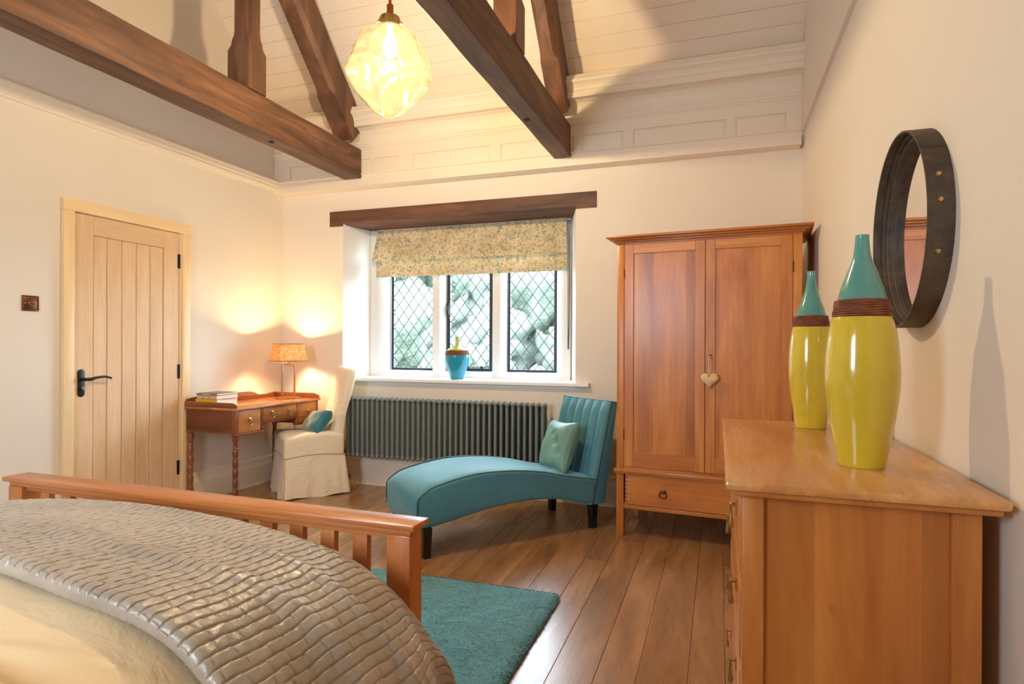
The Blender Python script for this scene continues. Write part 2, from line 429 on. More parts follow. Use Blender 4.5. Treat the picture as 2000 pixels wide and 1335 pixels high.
# skirting
def skirt(y, s):
    return [(y, 0), (y-s*.028, 0), (y-s*.028, .150), (y-s*.022, .158), (y-s*.022, .166), (y-s*.016, .176), (y-s*.014, .205), (y-s*.006, .217), (y, .22)]
struct(MB().prism(skirt(YB, 1), 'x', XL, XR).build('baseboard_back', M['trim'], fix=True, angle=25), 'cream moulded skirting under the window', 'skirting')
sk = [(XL+(YB-p[0]), p[1]) for p in skirt(YB, 1)]
bl = MB().prism(sk, 'y', 3.353, YB-.02); bl.prism(sk, 'y', YF, 2.458)
struct(bl.build('baseboard_left', M['trim'], fix=True, angle=25), 'cream moulded skirting along the door wall', 'skirting')
skr = [(XR-(YB-p[0]), p[1]) for p in skirt(YB, 1)]
struct(MB().prism(skr, 'y', YF, YB-.02).build('baseboard_right', M['trim'], fix=True, angle=25), 'cream moulded skirting behind the chest', 'skirting')

# ------------------------------------------------------------------ garden seen through the glass
def leafm(name, a, b):
    t = NT(name); c = t.coord(); t.l(t.ramp(t.noise(c, 3, 5), [(.35, a), (.65, b)]), t.b.inputs['Base Color']); t.set(Roughness=.7)
    t.bump(t.noise(c, 12, 4), .8, .1); return t.m
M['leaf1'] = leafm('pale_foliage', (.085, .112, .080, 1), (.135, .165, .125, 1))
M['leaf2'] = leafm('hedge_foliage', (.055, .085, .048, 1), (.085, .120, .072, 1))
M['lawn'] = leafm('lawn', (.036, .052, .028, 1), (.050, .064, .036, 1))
M['bark'] = plain('tree_bark', lin('6B5B4C'), .9)
go = MB().grid(lambda u, v: (-40+80*u, 5.0+60*v, -.6), 30, 30).build('lawn', M['lawn'])
tag(go, 'green lawn outside the leaded window', 'grass'); go['kind'] = 'stuff'
def blob(m, c, r, seed, sq=1.0):
    rg = random.Random(seed); ph = [rg.uniform(0, 6) for _ in range(6)]; nu, nv = 28, 16
    def f(u, v):
        a = 2*PI*u; b = PI*v
        k = 1+.16*math.sin(3*a+ph[0]+2*b)+.12*math.sin(5*b+ph[1]+a)+.08*math.sin(9*a+ph[2])*math.sin(7*b+ph[3])
        return (c[0]+r*k*math.sin(b)*math.cos(a), c[1]+r*k*math.sin(b)*math.sin(a), c[2]+r*sq*k*math.cos(b))
    m.grid(f, nu, nv, closeu=True)
def tree(x, y, h, r, seed, mat, lab):
    t = thing('garden_tree', lab, 'tree', (x, y, -.6))
    MB().tube([(0, 0, 0), (.1, 0, h*.3), (0, .1, h*.65)], [.22, .17, .1], 10).build('trunk', M['bark'], t)
    m = MB(); rg = random.Random(seed)
    for k in range(9): blob(m, (rg.uniform(-r, r)*.6, rg.uniform(-r, r)*.6, h*.55+rg.uniform(-.1, .4)*h), r*rg.uniform(.38, .6), seed*7+k)
    m.build('foliage', M[mat], t, fix=False, angle=180)
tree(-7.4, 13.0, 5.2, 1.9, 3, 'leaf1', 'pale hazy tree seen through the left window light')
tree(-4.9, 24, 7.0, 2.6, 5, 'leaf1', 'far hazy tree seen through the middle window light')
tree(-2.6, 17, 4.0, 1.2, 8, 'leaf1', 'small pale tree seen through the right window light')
M['leaf3'] = leafm('haze_pale_foliage', (.150, .175, .150, 1), (.21, .225, .20, 1))  # haze put into the colour: paler than the nearer foliage
rf_ = random.Random(21)
wl = MB()  # tree row added to cover the bright sky behind the lead lattice
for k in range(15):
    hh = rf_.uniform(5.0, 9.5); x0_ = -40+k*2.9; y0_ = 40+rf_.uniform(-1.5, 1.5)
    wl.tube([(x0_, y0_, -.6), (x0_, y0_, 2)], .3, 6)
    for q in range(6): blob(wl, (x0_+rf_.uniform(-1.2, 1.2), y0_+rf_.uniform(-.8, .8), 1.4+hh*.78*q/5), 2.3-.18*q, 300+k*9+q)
wo = tag(wl.build('added_treeline', M['leaf3'], angle=180), 'pale tree row added beyond the lawn to cover the bright sky', 'added_treeline'); wo['kind'] = 'stuff'
hd = MB()
for k in range(9): blob(hd, (-15+k*1.0, 17.5+.3*math.sin(k), .28), .8, 40+k, .9)
tag(hd.build('garden_hedge', M['leaf2'], angle=180), 'clipped hedge across the lawn outside the left window light', 'hedge')
hd = MB()
for k in range(8): blob(hd, (-4.2+k*.8, 12.0+.3*math.sin(k*2), -.08), .62, 60+k, .7)
tag(hd.build('garden_shrub', M['leaf2'], angle=180), 'low shrubs outside the right window light', 'shrub')

# ------------------------------------------------------------------ window_1
WY = 4.72
win = sempty('window_1', 'three-light leaded casement window with white mullions', 'window')
LI = [(-2.779, -2.351), (-2.226, -1.804), (-1.674, -1.252)]
LZ0, LZ1 = .935, 2.12
def mullion(x0, x1, zlo=.88, zhi=2.2):
    c = (x0+x1)/2; h = (x1-x0)/2
    poly = [(c-h, WY+.02), (c-h, WY), (c-h*.55, WY-.07), (c+h*.55, WY-.07), (c+h, WY), (c+h, WY+.02), (c+h, WY+.10), (c-h, WY+.10)]
    return MB().prism(poly, 'z', zlo, zhi)
mullion(-2.346, -2.231).build('mullion', M['stone'], win, fix=True, bevel=.004)
mullion(-1.799, -1.679).build('mullion', M['stone'], win, fix=True, bevel=.004)
MB().prism([(-2.92, WY-.09), (-2.86, WY-.07), (-2.79, WY), (-2.784, WY+.1), (-2.92, WY+.1)], 'z', .88, 2.2).build('jamb', M['stone'], win, fix=True, bevel=.004)
MB().prism([(-1.11, WY-.09), (-1.11, WY+.1), (-1.247, WY+.1), (-1.24, WY), (-1.17, WY-.07)], 'z', .88, 2.2).build('jamb', M['stone'], win, fix=True, bevel=.004)
MB().prism([(WY-.06, .86), (WY-.06, .895), (WY+.0, .925), (WY+.1, .932), (WY+.1, .86)], 'x', -2.9, -1.12).build('window_sill', M['stone'], win, fix=True, bevel=.003)
bx((-2.9, WY-.05, 2.12), (-1.12, WY+.1, 2.25)).build('window_head', M['stone'], win)
t = NT('leaded_glass'); tr = t.n('ShaderNodeBsdfTransparent'); tr.inputs[0].default_value = (.95, .98, .98, 1)
gls = t.n('ShaderNodeBsdfGlossy'); gls.inputs['Roughness'].default_value = .05; mx = t.n('ShaderNodeMixShader')
fr = t.n('ShaderNodeLayerWeight'); fr.inputs[0].default_value = .5
t.l(t.math('ADD', t.math('MULTIPLY', t.math('POWER', fr.outputs['Facing'], 4.0), .5), .03), mx.inputs[0]); t.l(tr.outputs[0], mx.inputs[1]); t.l(gls.outputs[0], mx.inputs[2]); t.l(mx.outputs[0], t.out.inputs[0])
M['glass'] = t.m
def clip(poly, x0, x1, z0, z1):
    for ax, lim, sg in ((0, x0, 1), (0, x1, -1), (1, z0, 1), (1, z1, -1)):
        out = []
        for i in range(len(poly)):
            a, b = poly[i], poly[(i+1) % len(poly)]; da, db = sg*(a[ax]-lim), sg*(b[ax]-lim)
            if da >= 0: out.append(a)
            if (da >= 0) != (db >= 0):
                k = da/(da-db); out.append((a[0]+(b[0]-a[0])*k, a[1]+(b[1]-a[1])*k))
        poly = out
        if len(poly) < 3: return []
    return poly
DW, DH = .100, .130
full = None
for li, (a, b) in enumerate(LI):
    cs = bpy.data.objects.new('casement', None); COL.objects.link(cs); cs.parent = win
    fw = .030 if li == 1 else .022; fy = WY+.03 if li != 1 else WY+.015
    z0_, z1_ = LZ0, LZ1
    f = MB().box((a, fy, z0_), (a+fw, fy+.03, z1_)).box((b-fw, fy, z0_), (b, fy+.03, z1_)).box((a+fw, fy, z0_), (b-fw, fy+.03, z0_+fw)).box((a+fw, fy, z1_-fw), (b-fw, fy+.03, z1_))
    f.build('casement_frame', M['blackframe'], cs, bevel=.002, seg=1)
    x0, x1, q0, q1 = a+fw, b-fw, z0_+fw, z1_-fw
    yg = fy+.018; lat = MB(); cx0 = (x0+x1)/2
    for r in range(-2, 22):
        for c in range(-4, 5):
            cx = cx0+c*DW/2; cz = q0+.04+r*DH/2
            if (r+c) % 2: continue
            g = .0022
            dia = [(cx-DW/2+g, cz), (cx, cz-DH/2+g), (cx+DW/2-g, cz), (cx, cz+DH/2-g)]
            p = clip(dia, x0, x1, q0, q1)
            if len(p) < 3: continue
            ar = abs(sum(p[i][0]*p[(i+1) % len(p)][1]-p[(i+1) % len(p)][0]*p[i][1] for i in range(len(p))))/2
            if ar < 2e-5: continue
            isfull = abs(ar-(DW-2*g)*(DH-2*g)/2) < 1e-6
            tilt = (random.uniform(-.012, .012), 0, random.uniform(-.012, .012))
            if isfull and full is not None: me = full
            else:
                lp = [(u_-cx, v_-cz) for u_, v_ in p]
                me = MB().prism(lp, 'y', -.0012, .0012).mesh('pane', M['glass'], smooth=False, fix=True)
                if isfull: full = me
            inst('pane', me, cs, (cx, yg, cz), tilt)
    # came bars
    for sg in (1, -1):
        for k in range(-16, 17):
            # line through (cx0+k*DW, q0+.04) slope DH/DW
            pts = []
            xa, xb = x0, x1
            f_ = lambda xx: q0+.04+sg*(xx-cx0-k*DW/1.0-DW/2)*DH/DW
            za, zb_ = f_(xa), f_(xb)
            def xz(zz): return cx0+k*DW+DW/2+sg*(zz-q0-.04)*DW/DH
            lo = max(min(za, zb_), q0); hi = min(max(za, zb_), q1)
            if lo >= hi: continue
            pa, pb = (xz(lo), lo), (xz(hi), hi)
            if not (x0-.001 <= pa[0] <= x1+.001 and x0-.001 <= pb[0] <= x1+.001): continue
            lat.tube([(pa[0], yg-.001+.0008*sg, pa[1]), (pb[0], yg-.001+.0008*sg, pb[1])], .0032, 6)
    lo_ = lat.build('lead_lattice', M['lead'], cs); lo_['kind'] = 'stuff'
    if li == 1:
        h = MB().box((a+.004, fy-.012, 1.42), (a+.026, fy, 1.52)); h.tube([(a+.015, fy-.018, 1.50), (a+.018, fy-.03, 1.47), (a+.028, fy-.03, 1.42), (a+.03, fy-.025, 1.385)], [.006, .007, .006, .005], 8)
        h.lathe([(.0, 1.372), (.009, 1.378), (.01, 1.386), (.004, 1.394)], 10, (a+.03, fy-.025))
        h.build('window_handle', M['black'], cs)
        s_ = MB().tube([(a+.15, fy-.012, .975), (b-.05, fy-.012, .972)], .005, 8).box((a+.20, fy-.02, .955), (a+.215, fy, .985)).box((b-.10, fy-.02, .955), (b-.085, fy, .985))
        s_.tube([(b-.06, fy-.012, .972), (b-.045, fy-.02, .982), (b-.03, fy-.012, .975)], .006, 8)
        s_.build('casement_stay', M['black'], cs)
# window board
wbd = struct(MB().prism([(WY-.05, .885), (YB-.045, .885), (YB-.05, .880), (YB-.05, .862), (YB-.045, .857), (YB-.001, .857), (YB-.001, .84), (WY-.05, .84)], 'x', OX0, OX1).prism([(YB-.001, .8849), (YB-.0448, .8849), (YB-.0498, .880), (YB-.0498, .862), (YB-.0448, .857), (YB-.001, .857)], 'x', OX0-.01, OX0-.0002).prism([(YB-.001, .8849), (YB-.0448, .8849), (YB-.0498, .880), (YB-.0498, .862), (YB-.0448, .857), (YB-.001, .857)], 'x', OX1+.0002, -.897).build('trim_4', M['white_paint'], fix=True, angle=25), 'white window board under the leaded window', 'window sill')
# lintel
ln = MB().prism([(YB-.006, 2.19), (YB-.006, 2.29), (YB+.30, 2.29), (YB+.30, 2.165), (YB+.03, 2.175)], 'x', OX0+.0, OX1-.0)
ln.box((-3.15, YB-.006, 2.163), (OX0, YB+.05, 2.29)); ln.box((OX1, YB-.006, 2.170), (-.85, YB+.05, 2.29))
lt = tag(ln.build('window_lintel', M['beam_x'], fix=True, smooth=False), 'dark oak lintel over the leaded window', 'beam')
tag(lt, 'dark oak lintel over the leaded window', 'beam')

# roman blind
def blindmat():
    t = NT('floral_blind_fabric'); c = t.coord()
    base = lin('E3D3B4'); col = None
    cur = t.ramp(t.noise(c, 7, 3), [(.35, lin('D8C4A0')), (.65, lin('EADBC0'))])
    for k, (scale, th, colr, off) in enumerate(((26, .36, lin('8AAAA2'), 0), (32, .34, lin('9AA67E'), 3.1), (24, .30, lin('CDB060'), 7.7), (44, .32, lin('4F7C80'), 11.3), (60, .36, lin('A58A70'), 17), (38, .34, lin('B0B8A4'), 23))):
        mp = t.n('ShaderNodeMapping'); mp.inputs['Location'].default_value = (off, 0, off*.7); mp.inputs['Scale'].default_value = (1, .2, 1); t.l(c, mp.inputs[0])
        wob = t.n('ShaderNodeTexNoise'); wob.inputs['Scale'].default_value = 40; t.l(mp.outputs[0], wob.inputs[0])
        mxv = t.n('ShaderNodeMix', data_type='VECTOR'); mxv.inputs[0].default_value = .035; t.l(mp.outputs[0], mxv.inputs[4]); t.l(wob.outputs['Color'], mxv.inputs[5])
        v = t.n('ShaderNodeTexVoronoi'); v.inputs['Scale'].default_value = scale; t.l(mxv.outputs[1], v.inputs['Vector'])
        wn = t.n('ShaderNodeTexWhiteNoise'); t.l(v.outputs['Position'], wn.inputs['Vector'])
        m1 = t.math('LESS_THAN', v.outputs['Distance'], th); m2 = t.math('GREATER_THAN', wn.outputs['Value'], .55)
        cur = t.mix(t.math('MULTIPLY', t.math('MULTIPLY', m1, m2), .62), cur, colr)
    t.l(cur, t.b.inputs['Base Color']); t.set(Roughness=.85)
    tl = t.n('ShaderNodeBsdfTranslucent'); t.l(cur, tl.inputs[0]); mx = t.n('ShaderNodeMixShader'); mx.inputs[0].default_value = .22
    t.l(t.b.outputs[0], mx.inputs[1]); t.l(tl.outputs[0], mx.inputs[2]); t.l(mx.outputs[0], t.out.inputs[0])
    t.bump(t.noise(c, 400, 2), .2, .001); return t.m
M['blind'] = blindmat()
bl = thing('roman_blind', 'floral patterned cream roman blind half raised over the leaded window', 'blind', (-1.99, 4.6, 1.75))
def fold(zt, zb, yo, thick, w0, w1, bulge):
    def f(u, v):
        # v loops around: front down, back up
        k = v*2 if v < .5 else (1-v)*2
        z = zt+(zb-zt)*k; y = yo-bulge*math.sin(k*PI*.5)**3
        y += 0 if v < .5 else thick
        xx = (w0+(w1-w0)*k)*(u-.5)
        return (xx, y+.003*math.sin(u*23+k*3)*k, z-.004*math.sin(u*PI)*k)
    return MB().grid(f, 40, 24)
fold(.41, .135, .0, .008, 1.70, 1.735, .055).build('upper_fold', M['blind'], bl, fix=True, angle=60)
fold(.16, .0, .004, .012, 1.72, 1.71, .012).build('lower_fold', M['blind'], bl, fix=True, angle=60)
bx((-.84, .01, .38), (.85, .05, .415)).build('headrail', M['white_paint'], bl)
MB().tube([(.862, .02, .40), (.864, .015, -.1), (.866, .015, -.62)], .003, 6).tube([(.875, .025, .40), (.876, .02, -.1), (.87, .015, -.62)], .003, 6).build('pull_cord', M['lead'], bl)

# ------------------------------------------------------------------ door_1
door = sempty('door_1', 'pale oak plank door in a light pine frame', 'door')
D0, D1, DZ = 2.530, 3.268, 1.938
xf = XL+.012     # face of the slab
for (a, b) in ((D0, 2.650), (3.146, D1)): bx((XL-.02, a, .006), (xf, b, DZ)).build('stile', M['oak_door'], door, bevel=.0015, seg=1)
bx((XL-.02, 2.6505, 1.822), (xf, 3.1455, DZ)).build('top_rail', M['oak_door_y'], door, bevel=.0015, seg=1)
bx((XL-.02, 2.6505, .006), (xf, 3.1455, .12)).build('bottom_rail', M['oak_door_y'], door, bevel=.0015, seg=1)
pl = [2.650, 2.742, 2.842, 2.943, 3.043, 3.146]
for a, b in zip(pl[:-1], pl[1:]): bx((XL-.02, a+.0022, .122), (xf-.004, b-.0022, 1.820)).build('plank', M['oak_door'], door, bevel=.004, seg=1)
bx((XL-.03, D0-.01, 0), (XL-.012, D1+.02, DZ+.01)).build('door_back', M['subfloor'], door)
# frame
cw = .068
bx((XL, D0-cw, 0), (XL+.03, D0-.004, DZ+.006)).build('casing', M['pine_cas'], door, bevel=.002)
bx((XL, D1+.02, 0), (XL+.03, 3.352, DZ+.006)).build('casing', M['pine_cas'], door, bevel=.002)
bx((XL, D0-cw, DZ+.006), (XL+.03, 3.352, DZ+.076)).build('casing_head', M['pine_cas_y'], door, bevel=.002)
bx((XL, D1+.003, 0), (XL+.017, D1+.02, DZ+.006)).build('door_stop', M['pine_cas'], door, bevel=.001)
for z in (1.745, .965, .285):
    MB().box((XL+.01, D1-.012, z-.05), (XL+.0145, D1+.014, z+.05)).tube([(XL+.016, D1+.002, z-.05), (XL+.016, D1+.002, z+.05)], .005, 8).build('hinge', M['black'], door)
hp = MB(); 
plate = []
for k in range(24):
    a = 2*PI*k/24; yy = .021*math.cos(a); zz = .021*math.sin(a)
    plate.append((2.576+yy, .922+zz+(.062 if zz > 0 else -.062)))
hp.prism(plate, 'x', xf, xf+.006)
ph = hp.build('handle_plate', M['black'], door, fix=True, bevel=.0015)
hl = MB().tube([(xf+.004, 2.576, .945), (xf+.045, 2.576, .945)], .009, 12)
hl.tube([(xf+.045, 2.572, .944), (xf+.048, 2.60, .944), (xf+.048, 2.64, .953), (xf+.048, 2.69, .957), (xf+.046, 2.722, .950), (xf+.045, 2.735, .944)], [.010, .011, .008, .007, .007, .006], 12)
hl.build('lever', M['black'], ph, angle=60)
MB().tube([(xf+.005, 2.576, .892), (xf+.02, 2.576, .892)], .010, 12).box((xf+.018, 2.570, .884), (xf+.03, 2.582, .900)).build('thumb_turn', M['steel'], ph)

# light switch
sw = thing('light_switch', 'bronze two-gang light switch on the wall left of the door', 'switch', (XL, 2.30, 1.383))
bx((0, -.043, -.043), (.005, .043, .043)).build('plate', M['bronze'], sw, bevel=.002)
for yy in (-.028, .028): MB().tube([(.004, yy, 0), (.0075, yy, 0)], .004, 10).build('screw', M['brass'], sw)
for yy in (-.010, .012): MB().tube([(.004, yy, 0), (.009, yy, 0)], .006, 10).tube([(.008, yy, 0), (.02, yy, -.006)], [.003, .0045], 8).build('toggle', M['steel'], sw)
fr_ = MB()
for a, b, c, d in ((-.043, .043, .037, .043), (-.043, .043, -.043, -.037), (-.043, -.037, -.037, .037), (.037, .043, -.037, .037)): fr_.box((.004, a, c), (.0075, b, d))
fr_.build('rope_edge', M['bronze'], sw, bevel=.0012)
# ------------------------------------------------------------------ roof trusses
def octo(x0, x1, y0, y1, z, c, dz=None):
    # rectangle x0..x1, y0..y1 at height z with corner chamfer c
    c = max(c, .0015)
    return [(x0+c, y0, z), (x1-c, y0, z), (x1, y0+c, z), (x1, y1-c, z), (x1-c, y1, z), (x0+c, y1, z), (x0, y1-c, z), (x0, y0+c, z)]
def loft(rings):
    m = MB(); n = len(rings[0]); v = [p for r in rings for p in r]; f = []
    for i in range(len(rings)-1):
        for k in range(n):
            k2 = (k+1) % n; f.append((i*n+k, i*n+k2, (i+1)*n+k2, (i+1)*n+k))
    f.append(tuple(range(n))[::-1]); f.append(tuple((len(rings)-1)*n+k for k in range(n)))
    return m.add(v, f)
def truss(x0, x1, lab, knots):
    xc = (x0+x1)/2; hw = (x1-x0)/2
    t = thing('roof_truss', lab, 'beam', (xc, YRIDGE, 2.52))
    yy = YFZ-YRIDGE; zt = .232
    tb = MB(); n = 40; rings = []
    for i in range(n+1):
        y = -yy+2*yy*i/n; j = lambda s: .0010*math.sin(i*1.3+s)+.0012*math.sin(i*.57+s*2)
        rings.append([(-hw+j(0), y, .0+j(1)), (hw+j(2), y, j(3)), (hw+j(4), y, zt+j(5)), (-hw+j(6), y, zt+j(7))])
    loft(rings).build('tie_beam', M['beam_y'], t, bevel=.004, seg=1)
    for (px_, py_) in knots:
        k = MB(); k.lathe([(.017, -.004), (.019, .0), (.015, .003)], 14, (px_, py_)); k.build('peg_hole', M['subfloor'], t)
    for s in (1, -1):
        # queen post: square foot with chamfered shaft above
        yc = s*(3.075-YRIDGE); a = .072; b = hw
        lv = [(.236, 1.04, .0), (.49, 1.04, .0), (.53, .86, .0), (.56, .84, .004), (.59, .84, .02), (.62, .84, .024), (1.72, .84, .024), (1.75, 1.0, 0), (1.95, 1.0, 0)]
        rings = [octo(-b*k, b*k, yc-a*k, yc+a*k, z, c) for z, k, c in lv]
        loft(rings).build('queen_post', M['beam_z'], t)
        # principal rafter, chamfered above its foot
        d = Vector((0, -s/L, S/L)); nrm = Vector((0, s*S/L, 1/L))
        top0 = Vector((0, s*(4.19-YRIDGE), 3.07-2.52)); rd = .225; c0 = top0-nrm*rd/2; ln_ = (4.19-YRIDGE)*L
        rings = []
        for tt, c in ((-.16, .001), (.20, .001), (.23, .02), (.26, .03), (ln_*.97, .03), (ln_*.99, .03)):
            q = []
            for (u_, v_) in [(-b+c, -rd/2), (b-c, -rd/2), (b, -rd/2+c), (b, rd/2-c*.3), (b-c*.3, rd/2), (-b+c*.3, rd/2), (-b, rd/2-c*.3), (-b, -rd/2+c)]:
                p = c0+d*tt+nrm*v_; q.append((u_, p.y, p.z))
            rings.append(q)
        # cut the foot level with the top of the tie beam
        rings[0] = [(x_, y_-s*min(0, 0), max(z_, .234)) for x_, y_, z_ in rings[0]]
        loft(rings).build('rafter', M['beam_rafter'], t, fix=True)
    bx((-hw*.9, -(3.075-YRIDGE)+.08, 1.70), (hw*.9, (3.075-YRIDGE)-.08, 1.88)).build('collar', M['beam_y'], t, bevel=.004)
    return t
truss(-2.935, -2.772, 'dark oak roof truss on the left, tie beam crossing above the door', [(0.0, 1.62)])
truss(-1.145, -1.020, 'dark oak roof truss on the right, tie beam ending above the window lintel', [(-.02, 1.78)])

# ------------------------------------------------------------------ pendant lamp
pd = thing('pendant_lamp', 'dimpled yellow-green glass pendant lamp hanging lit between the roof beams', 'lamp', (-1.558, 2.636, 2.288)); pd.scale = (1.2, 1.2, 1.2)
t = NT('dimpled_glass')
tr = t.n('ShaderNodeBsdfTransparent'); tr.inputs[0].default_value = (.98, .97, .80, 1)
gl_ = t.n('ShaderNodeBsdfGlossy'); gl_.inputs['Roughness'].default_value = .08; gl_.inputs[0].default_value = (1, 1, .85, 1)
tl = t.n('ShaderNodeBsdfTranslucent'); tl.inputs[0].default_value = (1, .97, .62, 1)
lw = t.n('ShaderNodeLayerWeight'); lw.inputs[0].default_value = .35
m1 = t.n('ShaderNodeMixShader'); m1.inputs[0].default_value = .018; t.l(tr.outputs[0], m1.inputs[1]); t.l(tl.outputs[0], m1.inputs[2])
m2 = t.n('ShaderNodeMixShader'); t.l(lw.outputs['Facing'], m2.inputs[0]); t.l(m1.outputs[0], m2.inputs[1]); t.l(gl_.outputs[0], m2.inputs[2])
b = t.n('ShaderNodeBump'); b.inputs['Strength'].default_value = .5; b.inputs['Distance'].default_value = .01
c = t.coord(); t.l(t.noise(c, 14, 3, .5, 1.2), b.inputs['Height'])
for nd in (gl_, lw, tl): t.l(b.outputs[0], nd.inputs['Normal'])
t.l(m2.outputs[0], t.out.inputs[0]); M['pglass'] = t.m
k_ = 3.83e-4
prof = [(120, 240), (150, 262), (230, 300), (345, 400), (402, 500), (436, 600), (453, 700), (450, 760), (438, 810), (400, 900), (335, 1000), (245, 1100), (165, 1175), (90, 1225), (30, 1248), (2, 1252)]
def sm(prof, n):
    out = []
    for i in range(n+1):
        u_ = i/n*(len(prof)-1); j = min(int(u_), len(prof)-2); f = u_-j
        p0, p1, p2, p3 = prof[max(j-1, 0)], prof[j], prof[j+1], prof[min(j+2, len(prof)-1)]
        out.append(tuple(.5*((2*p1[a])+(-p0[a]+p2[a])*f+(2*p0[a]-5*p1[a]+4*p2[a]-p3[a])*f*f+(-p0[a]+3*p1[a]-3*p2[a]+p3[a])*f**3) for a in range(len(p1))))
    return out
P_ = sm(prof, 60)
dim = [(.2, .30, .035, .45), (1.7, .52, .03, .5), (3.3, .42, .04, .45), (4.4, .62, .035, .5), (5.3, .36, .03, .4), (0.9, .66, .03, .4), (2.5, .70, .03, .4), (3.9, .30, .02, .4)]
def pg(u, v):
    a = 2*PI*u; i = v*60; j = min(int(i), 59); r = P_[j][0]+(P_[j+1][0]-P_[j][0])*(i-j); y = P_[j][1]+(P_[j+1][1]-P_[j][1])*(i-j)
    r *= k_; z = .377-(y-240)*k_*.975
    for da, dv, am, wd in dim:
        dd = (math.atan2(math.sin(a-da), math.cos(a-da))/wd)**2+((v-dv)/.16)**2
        r -= am*math.exp(-dd*1.6)*min(1, r/.1)
        r += am*.25*math.exp(-(dd-1.4)**2*2)*min(1, r/.1)
    return (max(r, .001)*math.cos(a), max(r, .001)*math.sin(a), z)
MB().grid(pg, 96, 60, closeu=True).build('glass_shade', M['pglass'], pd, angle=180)
MB().lathe([(.044, .372), (.046, .378), (.046, .405), (.040, .418), (.022, .424), (.018, .428)], 32).build('cap', M['brass'], pd, fix=True)
MB().tube([(0, 0, .42), (0, 0, .47)], .014, 16).tube([(0, 0, .47), (0, 0, 2.05)], .006, 8).build('rod', M['copper'], pd)
for a in (0, 2.1, 4.2): MB().tube([(.044*math.cos(a), .044*math.sin(a), .385), (.058*math.cos(a), .058*math.sin(a), .385)], .004, 8).build('screw', M['brass'], pd)
bu = NT('lamp_filament'); bu.set(Emission_Color=(1, .85, .55, 1), Emission_Strength=30.0); M['bulb'] = bu.m
MB().lathe([(.012, .37), (.013, .35), (.024, .325), (.030, .30), (.028, .275), (.016, .255), (.002, .25)], 24).build('bulb', M['bulb'], pd, fix=True)
pt = point('pendant_light', (-1.558, 2.636, 2.288+.26), PENDANT_W, WARM, .035)

# ------------------------------------------------------------------ radiator
M['rad'] = plain('anthracite_radiator', lin('767E7E'), .38, spec=.5)
ra = thing('column_radiator', 'dark green-grey column radiator hanging under the window', 'radiator', (-2.862, 4.225, .245))
pitch = .0455; ns = 37; H_ = .505
sec = MB()
for k, dy in enumerate((-.05, -.015, .020)):
    sec.tube([(0, dy, .02), (0, dy, H_-.02)], .0125, 10)
def pill(z):
    pts = []
    sec.tube([(0, -.050, z), (0, .020, z)], .0165, 10)
pill(.028); pill(H_-.028)
for z, sg in ((.028, -1), (H_-.028, 1)):
    for dy in (-.05, .02): 
        sec.lathe([(.002, z-sg*0+.0-.0185), (.013, z-.013), (.0175, z), (.013, z+.013), (.002, z+.0185)], 10, (0, dy))
sec.tube([(-pitch/2, -.015, .028), (pitch/2, -.015, .028)], .010, 8); sec.tube([(-pitch/2, -.015, H_-.028), (pitch/2, -.015, H_-.028)], .010, 8)
sme = sec.mesh('radiator_section', M['rad'], angle=50)
for i in range(ns): inst('radiator_section', sme, ra, (pitch*(i+.5), 0, 0))
for xx in (.3, 1.35): bx((xx, .03, .1), (xx+.03, .104, H_-.1)).build('wall_bracket', M['rad'], ra)
MB().tube([(-.006, -.02, .03), (-.02, -.02, .03), (-.025, -.02, .02), (-.026, -.02, -.105), (-.020, -.02, -.13), (.0, -.02, -.145), (.018, -.02, -.15)], .0075, 10).lathe([(.012, .012), (.014, .03), (.012, .05), (.008, .055)], 12, (-.022, -.02)).build('supply_pipe', M['copper'], ra)
MB().lathe([(.009, -.165), (.013, -.16), (.013, -.14), (.009, -.135)], 12, (.018, -.02)).build('pipe_elbow', M['copper'], ra)
MB().lathe([(.010, .055), (.013, .06), (.013, .078), (.009, .085)], 14, (-.022, -.02)).build('valve', M['brass'], ra)

# ------------------------------------------------------------------ wardrobe
WR = R(-4.7)
wd = thing('wardrobe', 'tall antique pine wardrobe with two panelled doors over one drawer', 'wardrobe', (-.563, 3.701, 0), WR)
WD = .50
for x0, x1 in ((-.03, .014), (.949, .995)):
    bx((x0, 0, 0), (x1, .044, 1.79)).build('front_post', M['pine_z'], wd, bevel=.002)
    bx((x0, WD-.044, 0), (x1, WD, 1.79)).build('rear_post', M['pine_z'], wd, bevel=.002)
for x0, x1 in ((-.022, -.006), (.970, .986)):
    bx((x0, .0445, .17), (x1, WD-.0445, 1.788)).build('side_panel', M['pine_side'], wd)
bx((.0145, WD-.02, .17), (.9485, WD-.008, 1.788)).build('back_panel', M['pine_panel'], wd)
bx((.0145, .004, 1.777), (.9485, .04, 1.797)).build('top_rail', M['pine_x'], wd)
bx((.0145, .002, .169), (.9485, .03, .192)).build('bottom_rail', M['pine_x'], wd, bevel=.001)
bx((-.02, .01, .195), (.98, WD-.01, .205)).build('bottom_board', M['pine_x'], wd)
MB().box((-.088, -.058, 1.812), (1.05, WD+.01, 1.826)).box((-.066, -.036, 1.800), (1.03, WD+.0, 1.813)).box((-.045, -.016, 1.788), (1.010, WD, 1.801)).build('cornice', M['pine_x'], wd, bevel=.004)
MB().box((-.046, -.018, .392), (1.010, WD, .407)).box((-.038, -.010, .380), (1.002, WD, .393)).build('waist_moulding', M['pine_x'], wd, bevel=.003)
bx((-.01, .02, 1.775), (.97, WD-.01, 1.79)).build('top_board', M['pine_x'], wd)
bx((.0145, .004, .4075), (.9485, .03, .424)).build('lower_rail', M['pine_x'], wd)
